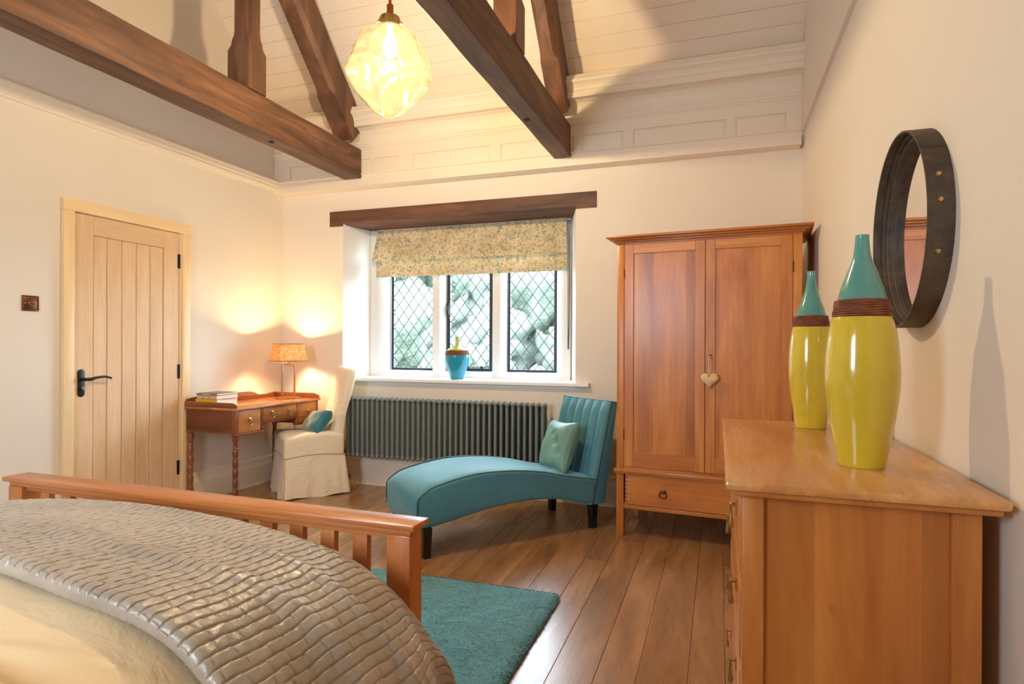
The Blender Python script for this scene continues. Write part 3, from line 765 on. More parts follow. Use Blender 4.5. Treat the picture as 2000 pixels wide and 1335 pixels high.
def wdoor(x0, x1):
    d = bpy.data.objects.new('door', None); COL.objects.link(d); d.parent = wd
    z0, z1 = .426, 1.7755; sw_ = .054; tr_, br_ = .055, .090
    for a, b_ in ((x0, x0+sw_), (x1-sw_, x1)): bx((a, -.002, z0), (b_, .018, z1)).build('door_stile', M['pine_z'], d, bevel=.0012, seg=1)
    bx((x0+sw_+.0004, -.0018, z1-tr_), (x1-sw_-.0004, .018, z1)).build('door_rail', M['pine_x'], d, bevel=.001, seg=1)
    bx((x0+sw_+.0004, -.0018, z0), (x1-sw_-.0004, .018, z0+br_)).build('door_rail', M['pine_x'], d, bevel=.001, seg=1)
    bx((x0+sw_-.002, .007, z0+br_-.002), (x1-sw_+.002, .013, z1-tr_+.002)).build('door_panel', M['pine_panel'], d)
    return d
d1 = wdoor(.016, .486); d2 = wdoor(.489, .947)
for z in (.62, 1.60):
    MB().tube([(.0150, -.004, z-.03), (.0150, -.004, z+.03)], .003, 8).build('hinge', M['bronze'], d1)
    MB().tube([(.9482, -.004, z-.03), (.9482, -.004, z+.03)], .003, 8).build('hinge', M['bronze'], d2)
lk = MB().lathe([(.0, 0), (.010, .0005), (.011, .002), (.009, .003), (.001, .0032)], 18)
lk.v = [(p[0], -p[2]-.002, p[1]*1.3) for p in lk.v]
lko = lk.build('escutcheon', M['bronze'], d2, loc=(.516, 0, 1.098), fix=True)
MB().tube([(.516, -.002, 1.098), (.516, -.022, 1.098)], .0022, 8).tube([(.516+.008*math.cos(a), -.024, 1.092+.010*math.sin(a)) for a in [i*2*PI/16 for i in range(16)]], .0016, 6, closed=True).build('key', M['steel'], d2)
dr = bpy.data.objects.new('drawer', None); COL.objects.link(dr); dr.parent = wd
bx((.024, -.001, .196), (.940, .45, .3785)).build('drawer_front', M['pine_x'], dr, bevel=.001, seg=1)
for xs_ in (.0185, .9265):
    for k in range(7):
        z = .207+k*.0245; MB().prism([(xs_+.006, z), (xs_+.0185, z+.0022), (xs_+.0185, z+.0088), (xs_+.006, z+.011)], 'y', -.0018, .0).build('dovetail', M['mahog_z'], dr, fix=True)
for xx in (.252, .712):
    h = MB().lathe([(.001, -.0), (.017, -.001), (.019, -.004), (.012, -.007), (.001, -.008)], 20)
    h.v = [(p[0]+xx, p[2]-.001, p[1]*.6+.292) for p in h.v]
    h.tube([(xx, -.006, .292), (xx, -.017, .291)], .004, 8)
    ho = h.build('handle', M['bronze'], dr, fix=True)
    MB().tube([(xx+.021*math.cos(a), -.017, .274+.018*math.sin(a)) for a in [i*2*PI/24 for i in range(24)]], .0032, 8, closed=True).build('ring', M['bronze'], dr)
# hanging heart
def wpt(x, y, z):
    c_, s_ = math.cos(WR), math.sin(WR); return (-.563+x*c_-y*s_, 3.701+x*s_+y*c_, z)
he = thing('fabric_heart', 'small padded fabric heart hanging from the wardrobe key', 'ornament', wpt(.516, -.034, .965), WR)
def heart(u, v):
    a = 2*PI*u; hx_ = 16*math.sin(a)**3; hz_ = 13*math.cos(a)-5*math.cos(2*a)-2*math.cos(3*a)-math.cos(4*a)
    r = math.sin(v*PI); yy = -math.cos(v*PI)*.017
    return (hx_/32*.098*r, yy*(1 if r > .1 else 1), (hz_/29*.088+.004)*r)
M['heart'] = plain('floral_heart_cotton', lin('D9BE94'), .85, bump=.3, bscale=60, var=.18, vscale=50)
MB().grid(heart, 48, 14, closeu=True).build('padding', M['heart'], he, angle=180)
MB().tube([(-.003, 0, .03), (-.007, .006, .09), (0, .008, .142), (.006, .006, .09), (.003, 0, .03)], .0013, 6).build('loop', M['linen'], he)

# ------------------------------------------------------------------ chest of drawers
ch = thing('chest_of_drawers', 'antique pine chest of drawers with brass drop handles against the right wall', 'chest', (.0, 1.30, 0), 0)
X0, X1, Y0, Y1 = .047, .466, .045, 1.10
MB().box((.013, 0, .866), (.497, 1.125, .886)).build('top', M['pine_top'], ch, bevel=.007, seg=2)
MB().box((.030, .018, .852), (.490, 1.11, .867)).build('top_moulding', M['pine_y'], ch, bevel=.005)
for (a, b_, c_, e_) in ((X0, X0+.042, Y0, Y0+.045), (X1-.048, X1, Y0, Y0+.045), (X0, X0+.042, Y1-.045, Y1), (X1-.048, X1, Y1-.045, Y1)):
    bx((a, c_, 0), (b_, e_, .852)).build('post', M['pine_z'], ch, bevel=.003)
for y in (Y0+.012, Y1-.02): bx((X0+.0425, y, .1), (X1-.0485, y+.012, .8515)).build('side_panel', M['pine_side'], ch)
bx((X0+.043, Y0+.006, .1), (X1-.049, Y0+.02, .17)).build('side_rail', M['pine_x'], ch, bevel=.001)
bx((X1-.01, Y0+.046, .1), (X1-.002, Y1-.046, .85)).build('back_board', M['pine_side'], ch)
zs = [.845, .665, .480, .280, .095]
for z in zs: bx((X0+.002, Y0+.0455, z-.018 if z < .84 else z-.010), (X1-.05, Y1-.0455, z)).build('drawer_rail', M['pine_y'], ch)
for k in range(4):
    za, zb_ = zs[k+1]+.003, zs[k]-(.021 if k else .013)
    d = bpy.data.objects.new('drawer', None); COL.objects.link(d); d.parent = ch
    bx((X0-.004, Y0+.047, za), (X0+.35, Y1-.047, zb_)).build('drawer_front', M['pine_y'], d, bevel=.0025)
    for y in (.27, .86):
        zc = (za+zb_)/2+.005
        h = MB().box((X0-.007, y-.012, zc-.002), (X0-.0035, y+.012, zc+.03)); h.tube([(X0-.004, y, zc+.018), (X0-.020, y, zc+.018)], .0045, 10)
        h.lathe([(.001, zc-.040), (.006, zc-.037), (.0075, zc-.030), (.004, zc-.012), (.0028, zc+.012), (.0045, zc+.018), (.003, zc+.023)], 12, (X0-.018, y))
        h.build('handle', M['brass'], d)

# ------------------------------------------------------------------ vases
def glaze(name, col, var=.04):
    t = NT(name); c = t.coord(); f = t.noise(c, 7, 4)
    d = tuple(x*(1-var*2.5) for x in col[:3])+(1,)
    t.l(t.ramp(f, [(.35, d), (.6, col)]), t.b.inputs['Base Color']); t.set(Roughness=.16, Coat_Weight=.4, Coat_Roughness=.06)
    t.bump(t.noise(c, 18, 2), .12, .004); return t.m
M['yellow'] = glaze('lime_yellow_glaze', lin('D4BC36'))
M['teal_glaze'] = glaze('pale_teal_glaze', lin('5C9C93'))
M['blue_glaze'] = glaze('turquoise_glaze', lin('1F8FB0'))
M['lime_glaze'] = glaze('lime_neck_glaze', lin('AEB24A'))
M['raffia'] = plain('brown_wound_raffia', lin('7A4425'), .7, bump=.4, bscale=120, var=.35, vscale=40)
def vase(name, loc, lab, body, band, neck, mats, group=None):
    t = thing(name, lab, 'vase', loc, 0, group)
    MB().lathe(sm(body, 40), 48).build('body', M[mats[0]], t, angle=60)
    bm_ = MB(); r0, r1 = band[0][0], band[-1][0]; za, zb_ = band[0][1], band[-1][1]; n = max(5, int((zb_-za)/.0042))
    for k in range(n):
        z = za+(zb_-za)*(k+.5)/n; r = r0+(r1-r0)*(k+.5)/n; hh = (zb_-za)/n*.62
        bm_.tube([((r+random.uniform(-.0008, .0008))*math.cos(a), r*math.sin(a), z+.0012*math.sin(3*a+k)) for a in [i*2*PI/36 for i in range(36)]], hh, 6, closed=True)
    bm_.lathe([(r0-.003, za-.001), (r1-.003, zb_+.001)], 36)
    bm_.build('raffia_band', M['raffia'], t, angle=70)
    nk = sm(neck, 30); inner = [(max(r-.004, .002), z-.002) for r, z in nk[::-1][:12]]
    MB().lathe(nk+[(nk[-1][0]-.002, nk[-1][1]+.001)]+inner, 40, capb=False, capt=True).build('neck', M[mats[1]], t, angle=60)
    return t
s1 = 1/846.8
# profile measured on the near vase (radius px, height px above base)
B_ = [(38, 0), (41, 3), (45, 25), (54, 75), (61, 120), (65, 165), (64, 210), (60, 250), (55, 278), (51, 290)]
K_ = [(50.5, 291), (46, 323)]
N_ = [(43, 322), (37, 345), (27, 375), (18, 400), (14, 420), (12, 445), (12.5, 449)]
sc_ = lambda P, s: [(a*s, b*s) for a, b in P]
vase('tall_vase', (.311, 1.575, .886), 'tall yellow bottle vase with teal neck, the nearer and larger of two on the chest', sc_(B_, s1), sc_(K_, s1), sc_(N_, s1), ('yellow', 'teal_glaze'))
s2 = 1/574.7
B2 = [(26, 0), (28, 2), (30, 20), (35, 55), (39, 90), (40, 120), (39, 150), (36, 178), (32.5, 196)]
K2 = [(32, 197), (29, 217)]; N2 = [(27, 217), (23, 232), (16, 252), (10.5, 270), (8, 285), (7, 300), (7.5, 304)]
vase('tall_vase', (.295, 2.264, .886), 'smaller yellow bottle vase with teal neck, further back on the chest near the wardrobe', sc_(B2, s2), sc_(K2, s2), sc_(N2, s2), ('yellow', 'teal_glaze'))
vase('stem_vase', (-2.0, 4.45, .885), 'turquoise bulb vase with lime stem neck on the window board', [(.050, 0), (.054, .004), (.068, .05), (.088, .105), (.100, .155), (.102, .185), (.100, .197)], [(.100, .198), (.088, .232)],
     [(.085, .231), (.070, .246), (.040, .262), (.020, .272), (.017, .288), (.016, .325), (.018, .343)], ('blue_glaze', 'lime_glaze'))

# ------------------------------------------------------------------ round mirror
t = NT('dark_strap'); c = t.coord()
f = t.noise(c, 12, 6, .7, .5); col = t.ramp(f, [(.35, lin('3A302A')), (.6, lin('5C4C40')), (.8, lin('7E6C5E'))])
t.l(col, t.b.inputs['Base Color']); t.set(Roughness=.55, Metallic=.25); t.bump(t.noise(c, 60, 4), .4, .002); M['strap'] = t.m
mi = NT('mirror_glass'); mi.set(Base_Color=(.9, .9, .88, 1), Metallic=1.0, Roughness=.015); M['mirror'] = mi.m
mr = thing('round_mirror', 'round wall mirror in a deep dark riveted metal strap frame', 'mirror', (XR, 1.90, 1.475))
Rm = .263
def xl(prof, seg=72):
    m = MB().lathe(prof, seg, capb=False, capt=False); m.v = [(-p[2], p[0], p[1]) for p in m.v]; return m
def ring(prof): # closed profile loop (r, depth)
    return xl(prof+[prof[0]])
ring([(Rm, .0), (Rm, .056), (Rm-.005, .056), (Rm-.005, .0)]).build('strap_band', M['strap'], mr, fix=True)
ring([(Rm-.0055, .0), (Rm-.0055, .034), (Rm-.013, .034), (Rm-.013, .0)]).build('middle_band', M['strap'], mr, fix=True, bevel=.0015)
ring([(Rm-.0135, .0), (Rm-.0135, .024), (Rm-.021, .022), (Rm-.022, .0)]).build('inner_band', M['strap'], mr, fix=True, bevel=.0015)
gm = MB().lathe([(.001, .014), (Rm-.021, .014), (Rm-.021, .0)], 72, capb=False, capt=False); gm.v = [(-p[2], p[0], p[1]) for p in gm.v]
gm.build('mirror_glass', M['mirror'], mr, fix=True, angle=20)
for a in (160, 174, 200, 330, 30, 60, 300):
    q = MB().lathe([(.001, .0046), (.005, .0035), (.0075, .0), (.0075, -.002)], 12)
    o = q.build('rivet', M['brass'], mr, loc=(-.030, Rm*math.cos(R(a)), Rm*math.sin(R(a))), fix=True)
    o.rotation_euler = (R(a)-PI/2, 0, 0)
for a in (100, 140, 195, 260):
    o = bx((-.0565, -.0006, Rm-.0005), (-.001, .0006, Rm+.0006)).build('strap_seam', M['strap'], mr); o.rotation_euler = (R(a-90), 0, 0)

# ------------------------------------------------------------------ writing desk
dk = thing('writing_desk', 'mahogany writing desk with three brass-handled drawers in the left corner', 'desk', (-3.15, 3.30, 0))
# local x: into the room is +, back at -.465 ; local y: 0 .. .925
DY = .925; DX = -.462; ZT = .715
MB().box((DX, 0, ZT-.018), (.012, DY, ZT)).build('top', M['mahog_top'], dk, bevel=.004)
def gal(poly, axis, a, b): return MB().prism(poly, axis, a, b)
gal([(.004, ZT), (.004, ZT+.022), (-.03, ZT+.036), (DX, ZT+.036), (DX, ZT)], 'y', .002, .014).build('side_gallery', M['mahog_x'], dk, fix=True, bevel=.002)
gal([(.0, ZT), (.0, ZT+.022), (-.05, ZT+.04), (DX, ZT+.04), (DX, ZT)], 'y', DY-.014, DY-.002).build('side_gallery', M['mahog_x'], dk, fix=True, bevel=.002)
gal([(.014, ZT), (.014, ZT+.05), (.10, ZT+.062), (DY-.30, ZT+.062), (DY-.24, ZT+.05), (DY-.2, ZT+.03), (DY-.1, ZT+.03), (DY-.014, ZT+.04), (DY-.014, ZT)], 'x', DX, DX+.012).build('back_gallery', M['mahog_y'], dk, fix=True, bevel=.002)
za, zb1, zb2 = ZT-.0185, .535, .590
bx((DX+.006, .016, zb1), (-.045, .034, za)).build('side_panel', M['mahog_x'], dk)
bx((DX+.006, DY-.034, zb1), (-.045, DY-.016, za)).build('side_panel', M['mahog_x'], dk)
bx((DX+.004, .034, zb1), (DX+.02, DY-.034, za)).build('back_panel', M['mahog_y'], dk)
for y in (.012, .255, DY-.255-.022, DY-.034):
    bx((-.044, y, zb1), (-.006, y+.022, za)).build('front_post', M['mahog_z'], dk, bevel=.002)
for y in (.258, DY-.27): bx((DX+.02, y, zb1), (-.045, y+.014, za)).build('divider', M['mahog_x'], dk)
MB().box((-.046, .008, zb1-.014), (0.0, .280, zb1)).build('bottom_moulding', M['mahog_y'], dk, bevel=.003)
MB().box((-.046, DY-.280, zb1-.014), (0.0, DY-.008, zb1)).build('bottom_moulding', M['mahog_y'], dk, bevel=.003)
MB().box((-.046, .278, zb2-.012), (-.002, DY-.278, zb2)).build('bottom_moulding', M['mahog_y'], dk, bevel=.003)
for (y0, y1, zb_) in ((.038, .251, zb1), (.281, DY-.281, zb2), (DY-.251, DY-.038, zb1)):
    d = bpy.data.objects.new('drawer', None); COL.objects.link(d); d.parent = dk
    bx((-.30, y0, zb_+.003), (-.008, y1, za-.004)).build('drawer_front', M['mahog_front'], d, bevel=.002)
    for yy in ([(y0+y1)/2] if y1-y0 < .3 else [y0+.09, y1-.09]):
        zc = (zb_+za)/2
        h = MB().lathe([(.001, 0), (.014, .001), (.015, .004), (.008, .007)], 16); h.v = [(p[2]-.008, p[0]+yy, p[1]+zc+.008) for p in h.v]
        h.tube([(-.004, yy, zc+.010), (.010, yy, zc+.008)], .004, 8)
        h.tube([(.008, yy+.013*math.cos(a), zc-.010+.017*math.sin(a)) for a in [i*2*PI/18 for i in range(18)]], .003, 7, closed=True)
        h.build('handle', M['brass'], d)
legp = [(.009, 0), (.012, .01)]
zz = .02
while zz < .44:
    legp += [(.0165, zz), (.020, zz+.014), (.021, zz+.030), (.0195, zz+.046), (.0165, zz+.058), (.019, zz+.063), (.0165, zz+.068)]; zz += .070
legp += [(.016, .47), (.021, .49), (.021, .523)]
lme = MB().lathe(legp, 16).mesh('leg', M['mahog_z'])
for x_, y_ in ((-.026, .030), (DX+.03, .030), (-.026, DY-.030), (DX+.03, DY-.030)): inst('leg', lme, dk, (x_, y_, 0))
bx((-.3, .30, zb2-.003), (-.05, .62, zb2-.001)).build('dust_board', M['mahog_y'], dk)

# lamp
ZD = ZT
lp = thing('table_lamp', 'lit table lamp with tapered parchment shade and open metal frame on the desk', 'lamp', (-3.345, 4.075, ZD), R(-27))
M['gilt'] = plain('warm_gilt_metal', lin('C79A6A'), .35, .9)
MB().box((-.055, -.085, 0), (.055, .085, .012)).build('base', M['gilt'], lp, bevel=.003)
fr_ = MB()
for s_ in (-1, 1): fr_.box((-.007, s_*.052-.006, .012), (.007, s_*.052+.006, .285))
fr_.box((-.007, -.058, .278), (.007, .058, .290)); fr_.box((-.007, -.058, .012), (.007, .058, .022)); fr_.tube([(0, 0, .285), (0, 0, .335)], .007, 10)
fr_.build('frame', M['gilt'], lp, bevel=.0015)
t = NT('parchment_shade'); c = t.coord(); cc = t.ramp(t.noise(c, 40, 4), [(.35, lin('D0A468')), (.65, lin('F0D09C'))]); t.l(cc, t.b.inputs['Base Color']); t.set(Roughness=.8)
tl = t.n('ShaderNodeBsdfTranslucent'); t.l(cc, tl.inputs[0]); mx = t.n('ShaderNodeMixShader'); mx.inputs[0].default_value = .38
t.l(t.b.outputs[0], mx.inputs[1]); t.l(tl.outputs[0], mx.inputs[2]); t.l(mx.outputs[0], t.out.inputs[0]); M['shade'] = t.m
def rr(hx_, hy_, z, n=10, p=3.2):
    out = []
    for k in range(40):
        a = 2*PI*k/40; cx, sx_ = math.cos(a), math.sin(a)
        out.append((hx_*math.copysign(abs(cx)**(2/p), cx), hy_*math.copysign(abs(sx_)**(2/p), sx_), z))
    return out
sh = MB(); r1_, r2_ = rr(.085, .134, .310, p=9), rr(.068, .110, .448, p=9)
r3_, r4_ = rr(.083, .132, .310, p=9), rr(.066, .108, .448, p=9)
n = 40; sh.add(r1_+r2_+r4_+r3_, [(k, (k+1) % n, n+(k+1) % n, n+k) for k in range(n)]+[(2*n+k, 2*n+(k+1) % n, 3*n+(k+1) % n, 3*n+k) for k in range(n)])
sho = sh.build('shade', M['shade'], lp, angle=60)
MB().tube(rr(.0855, .1345, .310, p=9), .0025, 6, closed=True).tube(rr(.0685, .1105, .448, p=9), .0025, 6, closed=True).build('shade_trim', M['mahog_z'], sho)
MB().lathe([(.010, .335), (.012, .345), (.024, .37), (.024, .385), (.010, .405), (.001, .407)], 20).build('bulb', M['bulb'], lp, fix=True)
point('table_lamp_light', (-3.345, 4.075, ZD+.385), LAMP_W, (1.0, .70, .36), .03)
MB().tube([(-.02, .02, .006), (-.06, .05, .006), (-.09, .055, .004)], .003, 6).build('flex', M['linen_seam'], lp)
tag(MB().tube([(-3.28, 4.08, .53), (-3.27, 4.06, .46), (-3.33, 4.10, .38), (-3.38, 4.18, .22), (-3.42, 4.26, .05), (-3.42, 4.30, .006)], .003, 6).build('power_cord', M['black'], angle=180), 'thin dark power cord hanging beneath the right end of the desk', 'cord')

# books
M['pages'] = plain('book_pages', lin('F2EBDD'), .8, bump=.3, bscale=500)
def book(loc, size, rz, col, lab, bands=(), pub=0):
    x_, y_, z_ = size
    b_ = thing('book', lab, 'book', loc, R(rz), 'books stacked on the desk')
    cm = plain('book_cover_'+lab[:8].replace(' ', '_'), lin(col), .5)
    MB().box((0, 0, 0), (x_, y_, .002)).box((0, 0, z_-.002), (x_, y_, z_)).box((0, 0, 0), (x_, .002, z_)).build('cover', cm, b_, bevel=.0006, seg=1)
    bx((.003, .0022, .0022), (x_-.003, y_-.004, z_-.0022)).build('pages', M['pages'], b_)
    for (a, c_, colr, h0, h1) in bands:
        bx((x_*a, -.0006, z_*h0), (x_*c_, .0001, z_*h1)).build('spine_print', plain('spine_print', lin(colr), .6), b_)
book((-3.555, 3.345, ZT), (.190, .205, .052), 2, 'E3BE1E', 'thick yellow book at the bottom of the desk stack', [(.45, .62, '3A2E20', .4, .55), (.62, .7, '8A2A1A', .42, .53)])
book((-3.543, 3.350, ZT+.0525), (.182, .200, .026), -1, 'D8B79A', 'pinkish beige book in the middle of the desk stack', [(.28, .30, '2A221C', 0, 1), (.60, .62, '2A221C', 0, 1)])
book((-3.550, 3.348, ZT+.079), (.186, .200, .014), 1, '8B7A6C', 'thin grey-brown book on top of the desk stack', [(.3, .7, 'D8CFC0', .3, .7)])
# ------------------------------------------------------------------ chaise longue
TH = R(48.4); CO = (-1.51, 2.955)
cz = thing('chaise_longue', 'teal velvet chaise longue with channelled back and curved seat', 'chaise longue', (CO[0], CO[1], 0), TH)
top = sm([(-.055, .335), (-.02, .365), (.07, .400), (.29, .436), (.52, .432), (.74, .402), (.92, .358), (1.13, .318)], 40)
bot = sm([(-.045, .152), (.02, .156), (.13, .170), (.355, .207), (.59, .227), (.80, .218), (.93, .195), (1.05, .160), (1.13, .155)], 40)
def prof_at(P, x):
    for a, b_ in zip(P[:-1], P[1:]):
        if a[0] <= x <= b_[0]: return a[1]+(b_[1]-a[1])*(x-a[0])/(b_[0]-a[0]+1e-9)
    return P[0][1] if x < P[0][0] else P[-1][1]
W0, W1 = -.03, .50
m = MB(); nx_ = 64; ring_n = 40
rings = []
for i in range(nx_+1):
    s_ = i/nx_; x = -.062+1.18*s_
    e = min(1, max(0, (x+.062)/.03)); e = math.sqrt(max(0, 1-(1-e)**2))
    zt = prof_at(top, max(x, -.05)); zb_ = prof_at(bot, max(x, -.04))
    zm = (zt+zb_)/2; hz_ = (zt-zb_)/2*(.86+.14*e); hw_ = (W1-W0)/2*(.97+.03*e); rc = .022
    ring = []
    for k in range(ring_n):
        a = 2*PI*(k+.5)/ring_n; p = 9
        cx, sx_ = math.cos(a), math.sin(a)
        yy = hw_*math.copysign(abs(cx)**(2/p), cx); zz = hz_*math.copysign(abs(sx_)**(2/p), sx_)
        crown = .012*(1-(yy/hw_)**2) if sx_ > 0 else 0
        ring.append((x, (W0+W1)/2+yy, zm+zz+crown))
    rings.append(ring)
loft(rings).build('seat', M['velvet'], cz, fix=True, angle=50)
for yy in (W0-.001, W1+.001):
    for P, dz in ((top, -.004),):
        pts = [(x, yy, z+dz) for x, z in sm([(-.060, .20), (-.064, .30), (-.052, .338), (-.02, .362)]+[(p[0], p[1]) for p in top[8:]], 60)]
        MB().tube(pts, .0042, 6).build('piping', M['piping'], cz, angle=180)
# back rest: leaning box, channelled front
def bpos(x, y, z):
    # x thickness 0..1 (front to rear), z 0..1
    fx = 1.105+.148*z; rx = 1.205+.10*z
    zz_f = .155+(.80-.155)*z; zz_r = .152+(.792-.152)*z
    return (fx+(rx-fx)*x, y, zz_f+(zz_r-zz_f)*x)
nch = 6; bw_ = W1-W0
def backfront(u, v):
    y = W0+.004+(bw_-.008)*u; fr = (u*nch) % 1.0
    # plain margins and channels that fade toward the seat
    pad = .030*max(0, 1-(2*fr-1)**2)**.6
    edge = .010*math.sqrt(max(0, min(1, v*14)*min(1, (1-v)*10)))
    p = bpos(0, y, v); return (p[0]-pad*min(1, (1-v)*9+.1)-edge*.3, p[1], p[2]+.0)
MB().grid(backfront, nch*12, 24).build('channelled_front', M['velvet'], cz, angle=60)
bk = MB(); q = [bpos(a, 0, b_) for a, b_ in ((0, 0), (1, 0), (1, 1), (.9, 1.006), (0, 1.0))]
bk.prism([(p[0], p[2]) for p in q], 'y', W0, W1); bk.build('backrest', M['velvet'], cz, fix=True, bevel=.008, seg=3)
for yy in (W0-.001, W1+.001):
    MB().tube([bpos(0, yy, 0), bpos(0, yy, .5), bpos(0, yy, 1)], .0042, 6).tube([bpos(0, yy, 1), bpos(1, yy, 1.0)], .004, 6).build('piping', M['piping'], cz, angle=180)
MB().tube([bpos(.0, W0, 1.0), bpos(0, W1, 1.0)], .0042, 6).build('piping', M['piping'], cz)
for x_, y_ in ((.0, -.005), (.0, .475), (1.13, .0), (1.13, .47)):
    c0 = .026; c1 = .020; h_ = .165
    loft([octo(x_-c1, x_+c1, y_-c1, y_+c1, 0, .002), octo(x_-c0, x_+c0, y_-c0, y_+c0, h_, .002)]).build('leg', M['ebony'], cz)
def cushion(name, lab, mat, w_, h_, th, loc, rot, pucker=None, parts=()):
    t = thing(name, lab, 'cushion', loc); t.rotation_euler = rot
    def f(side):
        def g(u, v):
            a, b_ = 2*u-1, 2*v-1
            ex = (1-.10*(1-b_*b_)*abs(a)**3*1.0); ey = (1-.10*(1-a*a)*abs(b_)**3)
            k = max(0, (1-a**4))**.55*max(0, (1-b_**4))**.55
            y = side*th/2*k*(1+.05*math.sin(7*a+3*b_)+.05*math.sin(5*b_-4*a))
            if pucker and side < 0:
                for (pa, pb, am, wd_) in pucker: y += am*math.exp(-(((a-pa)/wd_)**2+((b_-pb)/wd_)**2)*2)
            return (a*w_/2*ex, y, b_*h_/2*ey)
        return g
    m = MB().grid(f(-1), 32, 32); m.grid(f(1), 32, 32)
    bm = bmesh.new(); me = bpy.data.meshes.new(name); me.from_pydata(m.v, [], m.f); bm.from_mesh(me)
    bmesh.ops.remove_doubles(bm, verts=bm.verts, dist=1e-5); bmesh.ops.recalc_face_normals(bm, faces=bm.faces); bm.to_mesh(me); bm.free()
    me.materials.append(M[mat]); me.polygons.foreach_set('use_smooth', [True]*len(me.polygons)); me.update()
    inst('cover', me, t)
    return t
def cpt(x, y, z):
    c_, s_ = math.cos(TH), math.sin(TH); return (CO[0]+x*c_-y*s_, CO[1]+x*s_+y*c_, z)
cu = cushion('square_cushion', 'square sage green satin cushion leaning on the chaise back', 'velvet_cushion', .36, .34, .13, cpt(1.005, .20, .505), (R(-20), R(-3), TH-PI/2-R(6)), pucker=[(.25, .1, .03, .22), (.0, .35, .02, .2), (.6, -.3, .02, .25)])
# ------------------------------------------------------------------ slip-covered chair
cr = thing('dining_chair', 'high-backed chair in a cream linen slipcover turned towards the desk', 'chair', (-3.05, 3.68, 0), R(50))
CW, CD = .42, .44
def seatf(p):
    x, y, z = p; return (x+CD/2, y+CW/2, z+.378+.010*math.sin(9*x+4)*math.sin(8*y)+.012*(1-(x/.22)**2)*(1 if z > .03 else 0))
MB().rbox((CD+.012, CW+.012, .18), .030, 10, seatf).build('seat_cover', M['linen'], cr, angle=180)
def backf(p):
    x, y, z = p; zz = z+.315; k = (zz)/.63
    return (x*(1-.30*k)+CD-.045+.125*k**1.4+.006*math.sin(z*14+y*5), (y)*(1+.02*math.sin(z*9))*(1-.04*k)+CW/2, zz+.345+.006*math.sin(y*9))
MB().rbox((.085, CW-.004, .63), .03, 10, backf).build('back_cover', M['linen'], cr, angle=180)
def skirtf(u, v):
    # perimeter
    per = [(-.004, -.004), (CD+.004, -.004), (CD+.004, CW+.004), (-.004, CW+.004)]; tt = u*4; i = int(tt) % 4; f = tt-int(tt)
    a, b_ = per[i], per[(i+1) % 4]; x, y = a[0]+(b_[0]-a[0])*f, a[1]+(b_[1]-a[1])*f
    cx, cy = x-CD/2, y-CW/2; fl_ = 1+.05*v+.0*f
    pleat = .016*v*math.exp(-(min(f, 1-f)/.05)**2)*math.sin(f*60)
    rip = v*(.010*math.sin(f*11+i*2)+.006*math.sin(f*23+i))
    nxy = [(0, -1), (1, 0), (0, 1), (-1, 0)][i]
    k = (1+.005+.075*v)
    return (CD/2+cx*k+nxy[0]*(rip+pleat), CW/2+cy*k+nxy[1]*(rip+pleat), .305+.02*math.sin(PI*f)-v*(.300+.02*math.sin(PI*f)-.006*math.sin(f*9+i)))
MB().grid(skirtf, 160, 16, closeu=True).build('skirt', M['linen'], cr, angle=75)
pts = [(lambda q: (q[0]+(q[0]-CD/2)*.012, q[1]+(q[1]-CW/2)*.012, q[2]))(skirtf(k/80, 0)) for k in range(80)]
MB().tube(pts, .0035, 6, closed=True).build('piping', M['linen_seam'], cr, angle=180)
for k in (0, 1):
    q = [skirtf(k*.25+.004, v/8) for v in range(9)]
    MB().tube([(p[0]-.002, p[1]-.004, p[2]) for p in q], .0028, 6).build('pleat_seam', M['linen_seam'], cr, angle=180)
for x_, y_ in ((.04, .04), (CD-.04, .04), (.04, CW-.04), (CD-.04, CW-.04)): bx((x_-.015, y_-.015, 0), (x_+.015, y_+.015, .33)).build('leg', M['mahog_z'], cr)
def chp(x, y, z):
    c_, s_ = math.cos(R(50)), math.sin(R(50)); return (-3.05+x*c_-y*s_, 3.68+x*s_+y*c_, z)
c2 = cushion('oblong_cushion', 'small teal and sage velvet cushion lying on the linen chair', 'teal_dark', .31, .21, .12, chp(.27, .17, .545), (R(-38), R(-6), R(50)-PI/2+R(10)))
# sage front panel on the cushion: its own face
t = NT('ombre_velvet'); tc = t.n('ShaderNodeTexCoord'); sx = t.n('ShaderNodeSeparateXYZ'); t.l(tc.outputs['Object'], sx.inputs[0])
mr_ = t.n('ShaderNodeMapRange'); mr_.inputs[1].default_value = -.06; mr_.inputs[2].default_value = .05; t.l(sx.outputs[0], mr_.inputs[0])
t.l(t.ramp(mr_.outputs[0], [(0, lin('9DAE86')), (1, lin('1B6D80'))]), t.b.inputs['Base Color']); t.set(Roughness=.6, Sheen_Weight=.6)
for o_ in c2.children: o_.data.materials[0] = t.m
trim = MB()
for k in range(26):
    z = -.085+.17*k/25; trim.tube([(.128, -.012, z), (.140, 0, z), (.128, .012, z)], .0032, 5)
trim.build('gathered_edge', M['teal_dark'], c2)

# ------------------------------------------------------------------ rug
rg_ = MB(); RX0, RX1, RY0, RY1 = -2.75, -.69, -.4, 2.68
def rugf(u, v):
    x = RX0+(RX1-RX0)*u; y = RY0+(RY1-RY0)*v
    e = min(u*(RX1-RX0), (1-u)*(RX1-RX0), v*(RY1-RY0), (1-v)*(RY1-RY0))
    return (x, y, .006+.022*min(1, max(0, e/.018))**.5)
nu, nv = 60, 80
